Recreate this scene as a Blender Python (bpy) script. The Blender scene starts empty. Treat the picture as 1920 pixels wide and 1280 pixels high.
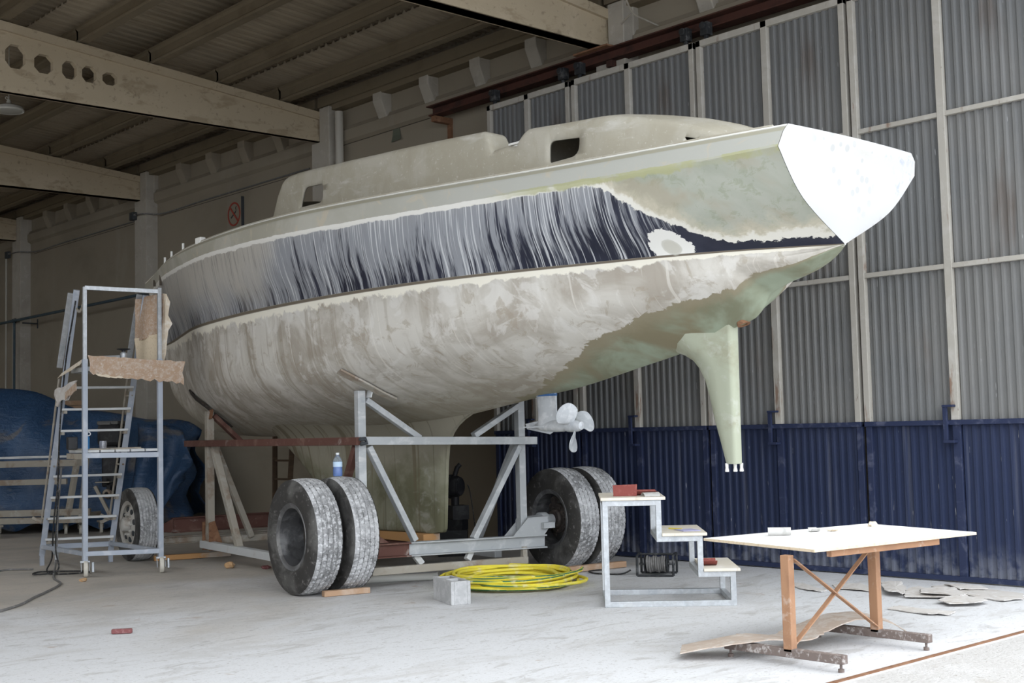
import bpy, math, random
import numpy as np
from math import sin, cos, pi, radians
SC = bpy.context.scene
COL = SC.collection
random.seed(7)
rng = np.random.default_rng(11)

# ------------------------------------------------------------------ mesh builder
def nrm(a):
    a = np.asarray(a, float)
    return a / (np.linalg.norm(a) + 1e-12)

class MB:
    def __init__(self):
        self.v = []; self.f = []; self.m = []; self.uv = {}
        self.mi = 0
    def add(self, vs, fs, uvs=None):
        b = len(self.v)
        self.v += [tuple(map(float, p)) for p in vs]
        for f in fs:
            self.f.append(tuple(b + i for i in f)); self.m.append(self.mi)
        if uvs is not None:
            for i, u in enumerate(uvs): self.uv[b + i] = (float(u[0]), float(u[1]))
        return self
    def box(self, c, s, R=None):
        c = np.asarray(c, float); h = np.asarray(s, float) / 2
        R = np.eye(3) if R is None else np.asarray(R, float)
        vs = [c + R @ (h * np.array(k)) for k in ((-1,-1,-1),(1,-1,-1),(1,1,-1),(-1,1,-1),(-1,-1,1),(1,-1,1),(1,1,1),(-1,1,1))]
        return self.add(vs, [(0,3,2,1),(4,5,6,7),(0,1,5,4),(1,2,6,5),(2,3,7,6),(3,0,4,7)])
    def bx(self, x0, x1, y0, y1, z0, z1):
        return self.box(((x0+x1)/2, (y0+y1)/2, (z0+z1)/2), (abs(x1-x0), abs(y1-y0), abs(z1-z0)))
    def bar(self, p, q, w, h, up=(0,0,1), ext=0):
        p = np.asarray(p, float); q = np.asarray(q, float); d = nrm(q - p)
        u = np.asarray(up, float)
        if abs(d @ u) > .97: u = np.array((0,1.,0)) if abs(d[1]) < .9 else np.array((1.,0,0))
        s = nrm(np.cross(d, u)); u = np.cross(s, d)
        R = np.stack([d, s, u], 1)
        return self.box((p + q) / 2, (np.linalg.norm(q - p) + 2*ext, w, h), R)
    def tube(self, path, r, n=8, closed=False, caps=True):
        P = np.asarray(path, float); k = len(P)
        rr = np.broadcast_to(np.asarray(r, float), (k,))
        if closed: T = np.roll(P, -1, 0) - np.roll(P, 1, 0)
        else:
            T = np.empty_like(P); T[1:-1] = P[2:] - P[:-2]; T[0] = P[1]-P[0]; T[-1] = P[-1]-P[-2]
        T /= np.linalg.norm(T, axis=1)[:, None] + 1e-12
        u = np.array((0,0,1.)) if abs(T[0][2]) < .9 else np.array((1.,0,0))
        a = nrm(np.cross(T[0], u)); vs = []; uvs = []; L = 0
        for i in range(k):
            a = nrm(a - (a @ T[i]) * T[i]); b = np.cross(T[i], a)
            if i: L += np.linalg.norm(P[i]-P[i-1])
            for j in range(n):
                t = 2*pi*j/n
                vs.append(P[i] + rr[i]*(cos(t)*a + sin(t)*b)); uvs.append((j/n, L))
        fs = []
        for i in range(k if closed else k-1):
            i2 = (i+1) % k
            for j in range(n):
                j2 = (j+1) % n
                fs.append((i*n+j, i*n+j2, i2*n+j2, i2*n+j))
        if caps and not closed:
            fs.append(tuple(range(n-1, -1, -1))); fs.append(tuple((k-1)*n + j for j in range(n)))
        return self.add(vs, fs, uvs)
    def lathe(self, prof, o, ax, n=32, a0=None, closed=False, rmod=None):
        o = np.asarray(o, float); ax = nrm(ax)
        u = np.array((0,0,1.)) if abs(ax[2]) < .9 else np.array((1.,0,0))
        a = nrm(np.cross(ax, u)); b = np.cross(ax, a); m = len(prof); vs = []; uvs = []
        for j in range(n):
            t = 2*pi*j/n; d = cos(t)*a + sin(t)*b
            for i, (r, z) in enumerate(prof):
                r2 = r if rmod is None else r + rmod(i, j)
                vs.append(o + ax*z + d*r2); uvs.append((j/n, i/m))
        fs = []; mm = m if closed else m-1
        for j in range(n):
            j2 = (j+1) % n
            for i in range(mm):
                i2 = (i+1) % m
                fs.append((j*m+i, j2*m+i, j2*m+i2, j*m+i2))
        return self.add(vs, fs, uvs)
    def disc(self, o, ax, r, h, n=24):
        return self.lathe([(0.0005,0),(r,0),(r,h),(0.0005,h)], o, ax, n)
    def prism(self, poly, vec):
        P = [np.asarray(p, float) for p in poly]; k = len(P); vec = np.asarray(vec, float)
        vs = P + [p + vec for p in P]
        fs = [tuple(range(k-1, -1, -1)), tuple(range(k, 2*k))]
        for i in range(k): fs.append((i, (i+1) % k, k + (i+1) % k, k+i))
        return self.add(vs, fs)
    def grid(self, P, uv=None, flip=False):
        P = np.asarray(P, float); a, b = P.shape[:2]; fs = []
        for i in range(a-1):
            for j in range(b-1):
                q = (i*b+j, (i+1)*b+j, (i+1)*b+j+1, i*b+j+1)
                fs.append(q[::-1] if flip else q)
        return self.add(P.reshape(-1, 3), fs, None if uv is None else np.asarray(uv).reshape(-1, 2))
    def sheet(self, P, t, nvec=None):
        """closed slab from a grid of points, thickness t along nvec"""
        P = np.asarray(P, float); a, b = P.shape[:2]
        n = np.array((0,0,1.)) if nvec is None else nrm(nvec)
        self.grid(P); self.grid(P + n*t, flip=True)
        rim = [(i,0) for i in range(a)] + [(a-1,j) for j in range(1,b)] + [(i,b-1) for i in range(a-2,-1,-1)] + [(0,j) for j in range(b-2,0,-1)]
        vs = [P[i,j] for i,j in rim] + [P[i,j] + n*t for i,j in rim]; k = len(rim)
        return self.add(vs, [(i, (i+1)%k, k+(i+1)%k, k+i) for i in range(k)])
    def blob(self, c, s, n=10, jit=.15, seed=1, flat=None):
        r = np.random.default_rng(seed); vs = []; fs = []
        for i in range(n+1):
            for j in range(2*n):
                th = pi*i/n; ph = pi*j/n
                k = 1 + (r.uniform(-jit, jit) if 0 < i < n else 0)
                vs.append((c[0]+s[0]*k*sin(th)*cos(ph), c[1]+s[1]*k*sin(th)*sin(ph), c[2]+s[2]*cos(th)*k))
        for i in range(n):
            for j in range(2*n):
                j2 = (j+1) % (2*n)
                fs.append((i*2*n+j, (i+1)*2*n+j, (i+1)*2*n+j2, i*2*n+j2))
        return self.add(vs, fs)

ROOT = {}
def rootloc(o):
    while o.parent is not None: o = o.parent
    return ROOT.get(o.name, np.zeros(3))

def mesh_of(mb, name, off):
    me = bpy.data.meshes.new(name)
    V = np.asarray(mb.v, float) - off
    me.from_pydata(V.tolist(), [], mb.f)
    if mb.uv:
        uvl = me.uv_layers.new(name='uv')
        li = np.empty(len(me.loops), int); me.loops.foreach_get('vertex_index', li)
        U = np.array([mb.uv.get(i, (0, 0)) for i in range(len(mb.v))], float)
        uvl.data.foreach_set('uv', U[li].ravel())
    return me

def obj(name, mb, mats, parent=None, smooth=False, bevel=0, loc=None, sharp=38, kind=None):
    off = rootloc(parent) if parent is not None else (np.zeros(3) if loc is None else np.asarray(loc, float))
    me = mesh_of(mb, name, off)
    mats = mats if isinstance(mats, (list, tuple)) else [mats]
    for m in mats: me.materials.append(m)
    if len(mats) > 1: me.polygons.foreach_set('material_index', mb.m)
    me.validate()
    import bmesh as _b
    bm = _b.new(); bm.from_mesh(me); _b.ops.recalc_face_normals(bm, faces=bm.faces); bm.to_mesh(me); bm.free()
    if smooth:
        me.polygons.foreach_set('use_smooth', [True]*len(me.polygons))
        me.set_sharp_from_angle(angle=radians(sharp))
    me.update()
    o = bpy.data.objects.new(name, me); COL.objects.link(o)
    if parent is not None: o.parent = parent
    else:
        o.location = off.tolist(); ROOT[o.name] = off
    if bevel:
        bv = o.modifiers.new('b', 'BEVEL'); bv.width = bevel; bv.segments = 2; bv.limit_method = 'ANGLE'; bv.angle_limit = radians(40)
    if kind: o['kind'] = kind
    return o

def thing(name, label, cat, loc, group=None, kind=None):
    o = bpy.data.objects.new(name, None); COL.objects.link(o)
    o.empty_display_size = .1; o.location = tuple(map(float, loc)); ROOT[o.name] = np.asarray(loc, float)
    o['label'] = label; o['category'] = cat
    if group: o['group'] = group
    if kind: o['kind'] = kind
    return o

def tag(o, label, cat, group=None, kind=None):
    o['label'] = label; o['category'] = cat
    if group: o['group'] = group
    if kind: o['kind'] = kind
    return o

def solo(name, mb, mats, label, cat, loc=None, group=None, kind=None, **k):
    if loc is None:
        V = np.asarray(mb.v); loc = (V.min(0) + V.max(0)) / 2; loc[2] = V[:, 2].min()
    return tag(obj(name, mb, mats, loc=loc, **k), label, cat, group, kind)

# ------------------------------------------------------------------ material builder
class NT:
    def __init__(self, name):
        self.mat = bpy.data.materials.new(name); self.mat.use_nodes = True
        self.t = self.mat.node_tree; self.n = self.t.nodes; self.n.clear()
        self.out = self.n.new('ShaderNodeOutputMaterial'); self.b = self.n.new('ShaderNodeBsdfPrincipled')
        self.t.links.new(self.b.outputs[0], self.out.inputs[0])
        self.tc = self.n.new('ShaderNodeTexCoord')
    def lk(self, a, b): self.t.links.new(a, b)
    def put(self, sock, v):
        if isinstance(v, bpy.types.NodeSocket): self.lk(v, sock)
        elif isinstance(v, (tuple, list)):
            sock.default_value = tuple(v) + ((1,) if len(v) == 3 and sock.type == 'RGBA' else ())
        else: sock.default_value = v
    def math(self, op, a, b=0.0, clamp=False):
        n = self.n.new('ShaderNodeMath'); n.operation = op; n.use_clamp = clamp
        self.put(n.inputs[0], a); self.put(n.inputs[1], b); return n.outputs[0]
    def mapping(self, v, scale=(1,1,1), loc=(0,0,0), rot=(0,0,0)):
        n = self.n.new('ShaderNodeMapping'); self.lk(v, n.inputs[0])
        n.inputs['Location'].default_value = loc; n.inputs['Scale'].default_value = scale; n.inputs['Rotation'].default_value = rot
        return n.outputs[0]
    def noise(self, v, scale=1, detail=4, rough=.55, dist=0, sc3=None, seed=0):
        if sc3 is not None or seed: v = self.mapping(v, sc3 or (1,1,1), (seed*3.7, seed*1.9, seed*2.3))
        n = self.n.new('ShaderNodeTexNoise'); self.lk(v, n.inputs['Vector'])
        n.inputs['Scale'].default_value = scale; n.inputs['Detail'].default_value = detail
        n.inputs['Roughness'].default_value = rough; n.inputs['Distortion'].default_value = dist
        return n.outputs['Fac']
    def voro(self, v, scale=1, feature='F1', sc3=None, rand=1):
        if sc3 is not None: v = self.mapping(v, sc3)
        n = self.n.new('ShaderNodeTexVoronoi'); n.feature = feature; self.lk(v, n.inputs['Vector'])
        n.inputs['Scale'].default_value = scale; n.inputs['Randomness'].default_value = rand
        return n.outputs['Distance']
    def rng(self, x, a, b, c=0.0, d=1.0, smooth=True):
        n = self.n.new('ShaderNodeMapRange'); n.interpolation_type = 'SMOOTHSTEP' if smooth else 'LINEAR'; n.clamp = True
        self.put(n.inputs['Value'], x)
        self.put(n.inputs['From Min'], a); self.put(n.inputs['From Max'], b); self.put(n.inputs['To Min'], c); self.put(n.inputs['To Max'], d)
        return n.outputs[0]
    def mix(self, f, a, b):
        n = self.n.new('ShaderNodeMix'); n.data_type = 'RGBA'; n.clamp_factor = True
        self.put(n.inputs[0], f); self.put(n.inputs[6], a); self.put(n.inputs[7], b); return n.outputs[2]
    def sep(self, v):
        n = self.n.new('ShaderNodeSeparateXYZ'); self.lk(v, n.inputs[0]); return n.outputs
    def comb(self, x, y, z=0.0):
        n = self.n.new('ShaderNodeCombineXYZ'); self.put(n.inputs[0], x); self.put(n.inputs[1], y); self.put(n.inputs[2], z); return n.outputs[0]
    def curve(self, x, pts):
        n = self.n.new('ShaderNodeFloatCurve'); self.put(n.inputs['Value'], x); c = n.mapping.curves[0]
        c.points[0].location = pts[0]; c.points[1].location = pts[-1]
        for p in pts[1:-1]: c.points.new(*p)
        for p in c.points: p.handle_type = 'VECTOR'
        n.mapping.update(); return n.outputs[0]
    def bump(self, h, strength=.3, dist=.01):
        n = self.n.new('ShaderNodeBump'); n.inputs['Strength'].default_value = strength; n.inputs['Distance'].default_value = dist
        self.lk(h, n.inputs['Height']); self.lk(n.outputs[0], self.b.inputs['Normal'])
    def done(self, col, rough=.7, metal=0.0, spec=.3):
        self.put(self.b.inputs['Base Color'], col); self.put(self.b.inputs['Roughness'], rough); self.put(self.b.inputs['Metallic'], metal)
        self.b.inputs['Specular IOR Level'].default_value = spec
        return self.mat

def mat(name, base, rough=.75, metal=0.0, layers=(), bump=None, spec=.3, coord='Object'):
    """layers: (colour, (sx,sy,sz), lo, hi, amount[, detail])"""
    t = NT(name); v = t.tc.outputs[coord]; c = base
    for i, L in enumerate(layers):
        col, s3, lo, hi, amt = L[:5]; det = L[5] if len(L) > 5 else 5
        s3 = (s3, s3, s3) if not isinstance(s3, tuple) else s3
        f = t.rng(t.noise(v, 1, det, .6, .4, s3, seed=i+1+len(name)*.37), lo, hi)
        if amt != 1: f = t.math('MULTIPLY', f, amt)
        c = t.mix(f, c, col)
    if bump: t.bump(t.noise(v, 1, 5, .6, 0, (bump[0],)*3 if not isinstance(bump[0], tuple) else bump[0], seed=9), bump[1], bump[2])
    return t.done(c, rough, metal, spec)

MT = {}
MT['concrete_wall'] = mat('concrete_wall', (.30,.262,.205), .9, layers=[((.23,.20,.155), (.5,.5,.9), .45, .75, .7), ((.39,.36,.305), (1.2,1.2,.35), .55, .8, .5), ((.22,.19,.15), (3,3,.4), .66, .8, .35)], bump=(30, .25, .004))
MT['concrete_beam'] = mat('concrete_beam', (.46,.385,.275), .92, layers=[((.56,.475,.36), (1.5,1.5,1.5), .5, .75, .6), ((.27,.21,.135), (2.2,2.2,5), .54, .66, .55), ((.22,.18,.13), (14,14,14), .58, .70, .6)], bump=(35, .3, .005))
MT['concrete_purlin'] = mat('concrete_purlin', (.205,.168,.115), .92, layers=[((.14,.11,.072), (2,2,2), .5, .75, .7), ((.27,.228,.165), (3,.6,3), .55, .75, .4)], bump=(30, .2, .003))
MT['plaster_pale'] = mat('plaster_pale', (.43,.40,.345), .9, layers=[((.32,.29,.25), (2,2,2), .45, .7, .6), ((.54,.52,.48), (6,6,6), .55, .7, .5)], bump=(25, .5, .01))
MT['roof_sheet'] = mat('roof_sheet', (.34,.285,.21), .95, layers=[((.24,.195,.14), (.8,3,1), .45, .7, .7), ((.36,.31,.235), (8,8,8), .55, .75, .4)])
MT['steel_galv'] = mat('steel_galv', (.46,.475,.49), .5, .55, layers=[((.58,.61,.63), 22, .45, .62, .6), ((.33,.36,.39), 6, .5, .7, .5), ((.62,.62,.60), 3, .55, .75, .5)])
MT['steel_grey'] = mat('steel_grey', (.375,.388,.395), .6, .15, layers=[((.56,.57,.57), 5, .48, .68, .6), ((.26,.28,.30), 9, .55, .7, .4), ((.70,.69,.66), (2,2,7), .56, .72, .5)])
MT['steel_pale'] = mat('steel_pale', (.52,.53,.53), .65, .1, layers=[((.66,.66,.64), 5, .48, .68, .6), ((.40,.38,.34), 4, .58, .72, .5)])
MT['steel_blue'] = mat('steel_blue', (.375,.41,.47), .5, .1, layers=[((.55,.57,.60), 6, .5, .7, .55), ((.30,.34,.42), 3, .5, .7, .4)])
MT['steel_red'] = mat('steel_red', (.115,.052,.040), .75, .1, layers=[((.26,.17,.13), 5, .5, .72, .5), ((.42,.38,.34), 7, .6, .74, .5)])
MT['steel_dusty'] = mat('steel_dusty', (.34,.31,.26), .8, .05, layers=[((.20,.13,.085), 4, .5, .68, .7), ((.46,.45,.42), 6, .52, .7, .6)])
MT['rail_red'] = mat('rail_red', (.075,.030,.022), .8, layers=[((.03,.018,.015), 5, .45, .7, .8), ((.15,.06,.04), (3,.4,9), .6, .75, .6)])
MT['rust'] = mat('rust', (.20,.10,.055), .9, layers=[((.30,.17,.10), 9, .45, .7, .7), ((.10,.05,.03), 20, .55, .7, .6)])
MT['table_steel'] = mat('table_steel', (.36,.20,.115), .8, layers=[((.26,.14,.085), 8, .45, .7, .6), ((.52,.43,.36), 14, .56, .7, .5)])
MT['table_foot'] = mat('table_foot', (.17,.135,.12), .85, layers=[((.45,.42,.40), 30, .52, .66, .8), ((.12,.09,.08), 6, .5, .7, .5)])
MT['table_top'] = mat('table_top', (.86,.855,.84), .7, layers=[((.76,.75,.72), (2,6,2), .5, .75, .4)])
MT['wood_edge'] = mat('wood_edge', (.66,.55,.40), .8, layers=[((.48,.37,.24), 40, .5, .7, .6)])
MT['wood_ply'] = mat('wood_ply', (.70,.64,.54), .8, layers=[((.78,.76,.72), 5, .45, .7, .6), ((.50,.42,.32), (3,20,3), .56, .72, .5)])
MT['wood_brown'] = mat('wood_brown', (.42,.27,.17), .85, layers=[((.54,.44,.36), 5, .48, .7, .6), ((.28,.17,.10), (4,18,18), .52, .7, .6)])
MT['wood_dark'] = mat('wood_dark', (.075,.05,.032), .85, layers=[((.13,.085,.05), (3,3,14), .48, .7, .6)])
MT['wood_orange'] = mat('wood_orange', (.44,.24,.10), .85, layers=[((.40,.37,.33), (3,1,3), .5, .6, .8)])
MT['cardboard'] = mat('cardboard', (.42,.295,.205), .9, layers=[((.52,.44,.375), 22, .42, .66, .7), ((.31,.21,.14), 5, .5, .7, .5), ((.66,.62,.57), 60, .56, .68, .6)])
MT['cardboard_dusty'] = mat('cardboard_dusty', (.56,.53,.50), .92, layers=[((.42,.37,.32), 5, .5, .7, .7), ((.70,.69,.68), 12, .5, .68, .7), ((.30,.27,.25), (10,2,2), .6, .72, .4)])
MT['paper_tan'] = mat('paper_tan', (.64,.55,.43), .9, layers=[((.76,.72,.65), 10, .5, .66, .7)])
MT['cable_black'] = mat('cable_black', (.022,.022,.022), .6, layers=[((.22,.21,.20), 25, .5, .7, .6)])
MT['cable_grey'] = mat('cable_grey', (.16,.155,.15), .7, layers=[((.30,.29,.28), 20, .5, .7, .6)])
MT['black_metal'] = mat('black_metal', (.03,.032,.035), .6, .2, layers=[((.16,.16,.16), 14, .5, .7, .6)])
MT['rubber_side'] = mat('rubber_side', (.040,.038,.036), .62, layers=[((.13,.127,.12), 3.5, .42, .66, .8), ((.26,.25,.24), 22, .58, .72, .6), ((.20,.19,.18), (2,2,9), .6, .72, .4)], bump=(40, .2, .004))
MT['rubber_tread'] = mat('rubber_tread', (.20,.20,.20), .85, layers=[((.52,.52,.525), 3.2, .36, .60, .85), ((.66,.66,.665), 30, .48, .62, .6), ((.10,.10,.10), 14, .60, .74, .5)], bump=(70, .6, .006))
MT['rubber_groove'] = mat('rubber_groove', (.14,.14,.14), .9, layers=[((.42,.42,.42), 9, .42, .60, .8)])
MT['rim_steel'] = mat('rim_steel', (.13,.13,.133), .4, .5, layers=[((.42,.42,.42), 4, .48, .7, .8), ((.05,.05,.05), 10, .5, .7, .6)])
MT['rim_white'] = mat('rim_white', (.50,.48,.44), .6, .1, layers=[((.28,.22,.17), 7, .52, .7, .7)])
MT['cardboard_pale'] = mat('cardboard_pale', (.50,.41,.34), .92, layers=[((.60,.55,.50), 12, .46, .64, .8), ((.38,.30,.24), 4, .52, .7, .5), ((.34,.27,.22), (30,3,3), .60, .70, .4)])
MT['rim_disc'] = mat('rim_disc', (.055,.053,.05), .6, .2, layers=[((.20,.20,.20), 7, .52, .72, .7)])
MT['hub_dark'] = mat('hub_dark', (.05,.042,.038), .6, .3, layers=[((.16,.13,.11), 14, .5, .7, .7)])
MT['caster_white'] = mat('caster_white', (.60,.57,.50), .6, layers=[((.42,.40,.36), 14, .5, .7, .5)])
MT['prop_metal'] = mat('prop_metal', (.50,.52,.54), .55, .25, layers=[((.68,.69,.70), 14, .45, .65, .7), ((.36,.38,.41), 5, .5, .7, .5)])
MT['block_grey'] = mat('block_grey', (.40,.40,.40), .95, layers=[((.54,.54,.54), 12, .45, .65, .7), ((.30,.30,.30), 40, .56, .7, .5)], bump=(80, .4, .003))
MT['sand_red'] = mat('sand_red', (.24,.065,.055), .9, layers=[((.34,.13,.11), 25, .5, .7, .6)])
MT['sand_grey'] = mat('sand_grey', (.50,.49,.47), .9, layers=[((.34,.33,.31), 18, .5, .7, .6)])
MT['purple'] = mat('purple', (.42,.41,.60), .8, layers=[((.60,.60,.68), 16, .5, .7, .6)])
MT['yellow'] = mat('yellow', (.70,.58,.10), .7)
MT['white_pvc'] = mat('white_pvc', (.74,.73,.68), .5, layers=[((.58,.57,.53), 4, .5, .7, .5)])
MT['pipe_cream'] = mat('pipe_cream', (.46,.44,.39), .7, layers=[((.46,.44,.38), (4,4,1), .5, .7, .6)])
MT['pipe_blue'] = mat('pipe_blue', (.055,.085,.105), .6, layers=[((.12,.14,.15), 5, .5, .7, .5)])
MT['box_dark'] = mat('box_dark', (.045,.05,.055), .6)
MT['green_tape'] = mat('green_tape', (.13,.145,.11), .8)
MT['sign_plate'] = mat('sign_plate', (.27,.24,.19), .6)
MT['sign_red'] = mat('sign_red', (.33,.06,.04), .6)
MT['lamp_body'] = mat('lamp_body', (.62,.62,.58), .5)
MT['lamp_lens'] = mat('lamp_lens', (.50,.50,.46), .3)
MT['stone'] = mat('stone', (.46,.29,.15), .9, layers=[((.56,.47,.38), 20, .5, .7, .7)])
MT['stone_red'] = mat('stone_red', (.20,.075,.075), .9, layers=[((.34,.20,.20), 30, .5, .7, .6)])
MT['motor_black'] = mat('motor_black', (.018,.018,.02), .45, layers=[((.08,.08,.08), 8, .5, .7, .5)])
MT['motor_grey'] = mat('motor_grey', (.13,.13,.125), .5)
MT['dark_cavity'] = mat('dark_cavity', (.09,.075,.06), .95)

def glassy(name, col, alpha_tr, rough=.1):
    t = NT(name); t.b.inputs['Transmission Weight'].default_value = alpha_tr; t.b.inputs['IOR'].default_value = 1.35
    return t.done(col, rough, 0, .4)
MT['bottle_plastic'] = glassy('bottle_plastic', (.80,.90,.97), .85)
MT['bottle_liquid'] = glassy('bottle_liquid', (.03,.22,.78), .25, .25)
MT['cup_clear'] = glassy('cup_clear', (.93,.93,.97), .9)
MT['bottle_blue'] = mat('bottle_blue', (.04,.22,.52), .4)
MT['label_pale'] = mat('label_pale', (.50,.64,.78), .5)
MT['label_white'] = mat('label_white', (.70,.72,.74), .6)

# corrugated door sheets: grey above, blue below, dust streaks and rust
def sheetmat(name, base, alt, rust_amt):
    t = NT(name); v = t.tc.outputs['Object']
    f = t.rng(t.noise(v, 1, 4, .55, 0, (1.1,1.1,.8), 2), .42, .68)
    c = t.mix(t.math('MULTIPLY', f, .6), base, alt)
    f = t.rng(t.noise(v, 1, 3, .5, 0, (14,14,.5), 5), .55, .8); c = t.mix(t.math('MULTIPLY', f, .16), c, (.35,.35,.36))
    f = t.rng(t.noise(v, 1, 2, .4, 0, (60,60,7), 8), .74, .79); c = t.mix(t.math('MULTIPLY', f, .5), c, (.62,.62,.62))
    f = t.rng(t.noise(v, 1, 4, .6, .3, (1.7,1.7,.35), 12), .60, .72); c = t.mix(t.math('MULTIPLY', f, rust_amt), c, (.10,.065,.045))
    z = t.sep(v)[2]
    f = t.math('MULTIPLY', t.rng(z, .38, .0), t.rng(t.noise(v, 9, 4), .35, .6)); c = t.mix(t.math('MULTIPLY', f, .3 if 'blue' in name else 0.), c, (.42,.43,.46))
    return t.done(c, .6, 0, .3)
MT['sheet_grey'] = sheetmat('sheet_grey', (.165,.168,.168), (.205,.20,.19), .6)
MT['sheet_blue'] = sheetmat('sheet_blue', (.0205,.030,.070), (.031,.041,.085), .25)
MT['door_frame_pale'] = mat('door_frame_pale', (.43,.405,.36), .7, layers=[((.52,.50,.465), 6, .48, .7, .6), ((.20,.10,.055), (7,7,1.6), .60, .70, .75), ((.12,.07,.045), (30,30,9), .66, .74, .7)])
MT['door_frame_blue'] = mat('door_frame_blue', (.023,.032,.074), .6, layers=[((.12,.13,.19), 8, .52, .72, .6)])

# floor: dusty screed, whiter where the sanding dust settled
def floormat(name, dust, base):
    t = NT(name); v = t.tc.outputs['Object']
    c = t.mix(t.rng(t.noise(v, .9, 6, .6, .6), .38, .66), base, (.40,.37,.33))
    x, y, z = t.sep(v)
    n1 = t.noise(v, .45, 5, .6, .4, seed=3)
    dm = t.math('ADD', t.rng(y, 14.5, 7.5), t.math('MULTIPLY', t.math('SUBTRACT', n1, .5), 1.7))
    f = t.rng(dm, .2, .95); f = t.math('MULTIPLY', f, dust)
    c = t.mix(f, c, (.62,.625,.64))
    f = t.rng(t.noise(v, 1, 5, .65, .8, (2.2,6,2), 7), .54, .68); c = t.mix(t.math('MULTIPLY', f, .55), c, (.37,.355,.34))
    f = t.rng(t.noise(v, 1, 4, .6, .2, (22,40,20), 4), .58, .68); c = t.mix(t.math('MULTIPLY', f, .5), c, (.30,.28,.265))
    f = t.rng(t.noise(v, 60, 3, .6, 0, None, 6), .58, .70); c = t.mix(t.math('MULTIPLY', f, .5), c, (.33,.31,.29))
    f = t.rng(t.noise(v, 30, 3, .5, 0, None, 16), .70, .75); c = t.mix(t.math('MULTIPLY', f, .7), c, (.13,.11,.10))
    f = t.rng(t.noise(v, 1, 5, .7, 1.2, (1.1,2.6,1), 26), .50, .66); c = t.mix(t.math('MULTIPLY', f, .35), c, (.42,.40,.375))
    f = t.rng(t.noise(v, 3.1, 3, .6, .5, None, 13), .68, .75); c = t.mix(t.math('MULTIPLY', f, .5), c, (.36,.27,.21))
    h = t.noise(v, 14, 6, .65); t.bump(h, .35, .012)
    return t.done(c, .92, 0, .2)
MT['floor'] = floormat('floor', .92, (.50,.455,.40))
MT['ground'] = mat('ground', (.47,.455,.44), .95, layers=[((.56,.55,.545), 2, .45, .65, .7), ((.33,.29,.24), 1.1, .56, .7, .7), ((.22,.19,.15), 26, .60, .70, .6)], bump=(30, .7, .02))

# tarpaulin
def tarpmat():
    t = NT('tarp_blue'); v = t.tc.outputs['Object']
    c = t.mix(t.rng(t.noise(v, 1.3, 4), .4, .65), (.028,.066,.14), (.043,.093,.185))
    f = t.rng(t.noise(v, 1, 4, .6, .9, (.9,.9,.9), 3), .56, .66); c = t.mix(t.math('MULTIPLY', f, .75), c, (.15,.135,.12))
    f = t.rng(t.noise(v, 1, 4, .6, .3, (6,6,14), 5), .60, .75); c = t.mix(t.math('MULTIPLY', f, .5), c, (.13,.16,.21))
    t.bump(t.math('ADD', t.noise(v, 5, 4, .6, 1.2), t.math('MULTIPLY', t.noise(v, 1, 3, .6, .6, (3,3,16), 8), .6)),   .55, .05)
    return t.done(c, .42, 0, .45)
MT['tarp_blue'] = tarpmat()

# garden-hose: yellow with one green stripe
def hosemat():
    t = NT('hose_yellow'); u = t.sep(t.tc.outputs['UV'])
    f = t.math('MULTIPLY', t.math('MULTIPLY', t.rng(u[0], .06, .08), t.rng(u[0], .24, .22)), t.rng(t.noise(t.comb(u[1], 0., 0.), .55, 1), .47, .52))
    c = t.mix(f, (.80,.68,.06), (.06,.16,.06))
    f = t.rng(t.noise(t.tc.outputs['Object'], 9, 4), .52, .68); c = t.mix(t.math('MULTIPLY', f, .55), c, (.74,.70,.48))
    return t.done(c, .55, 0, .35)
MT['hose_yellow'] = hosemat()

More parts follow.
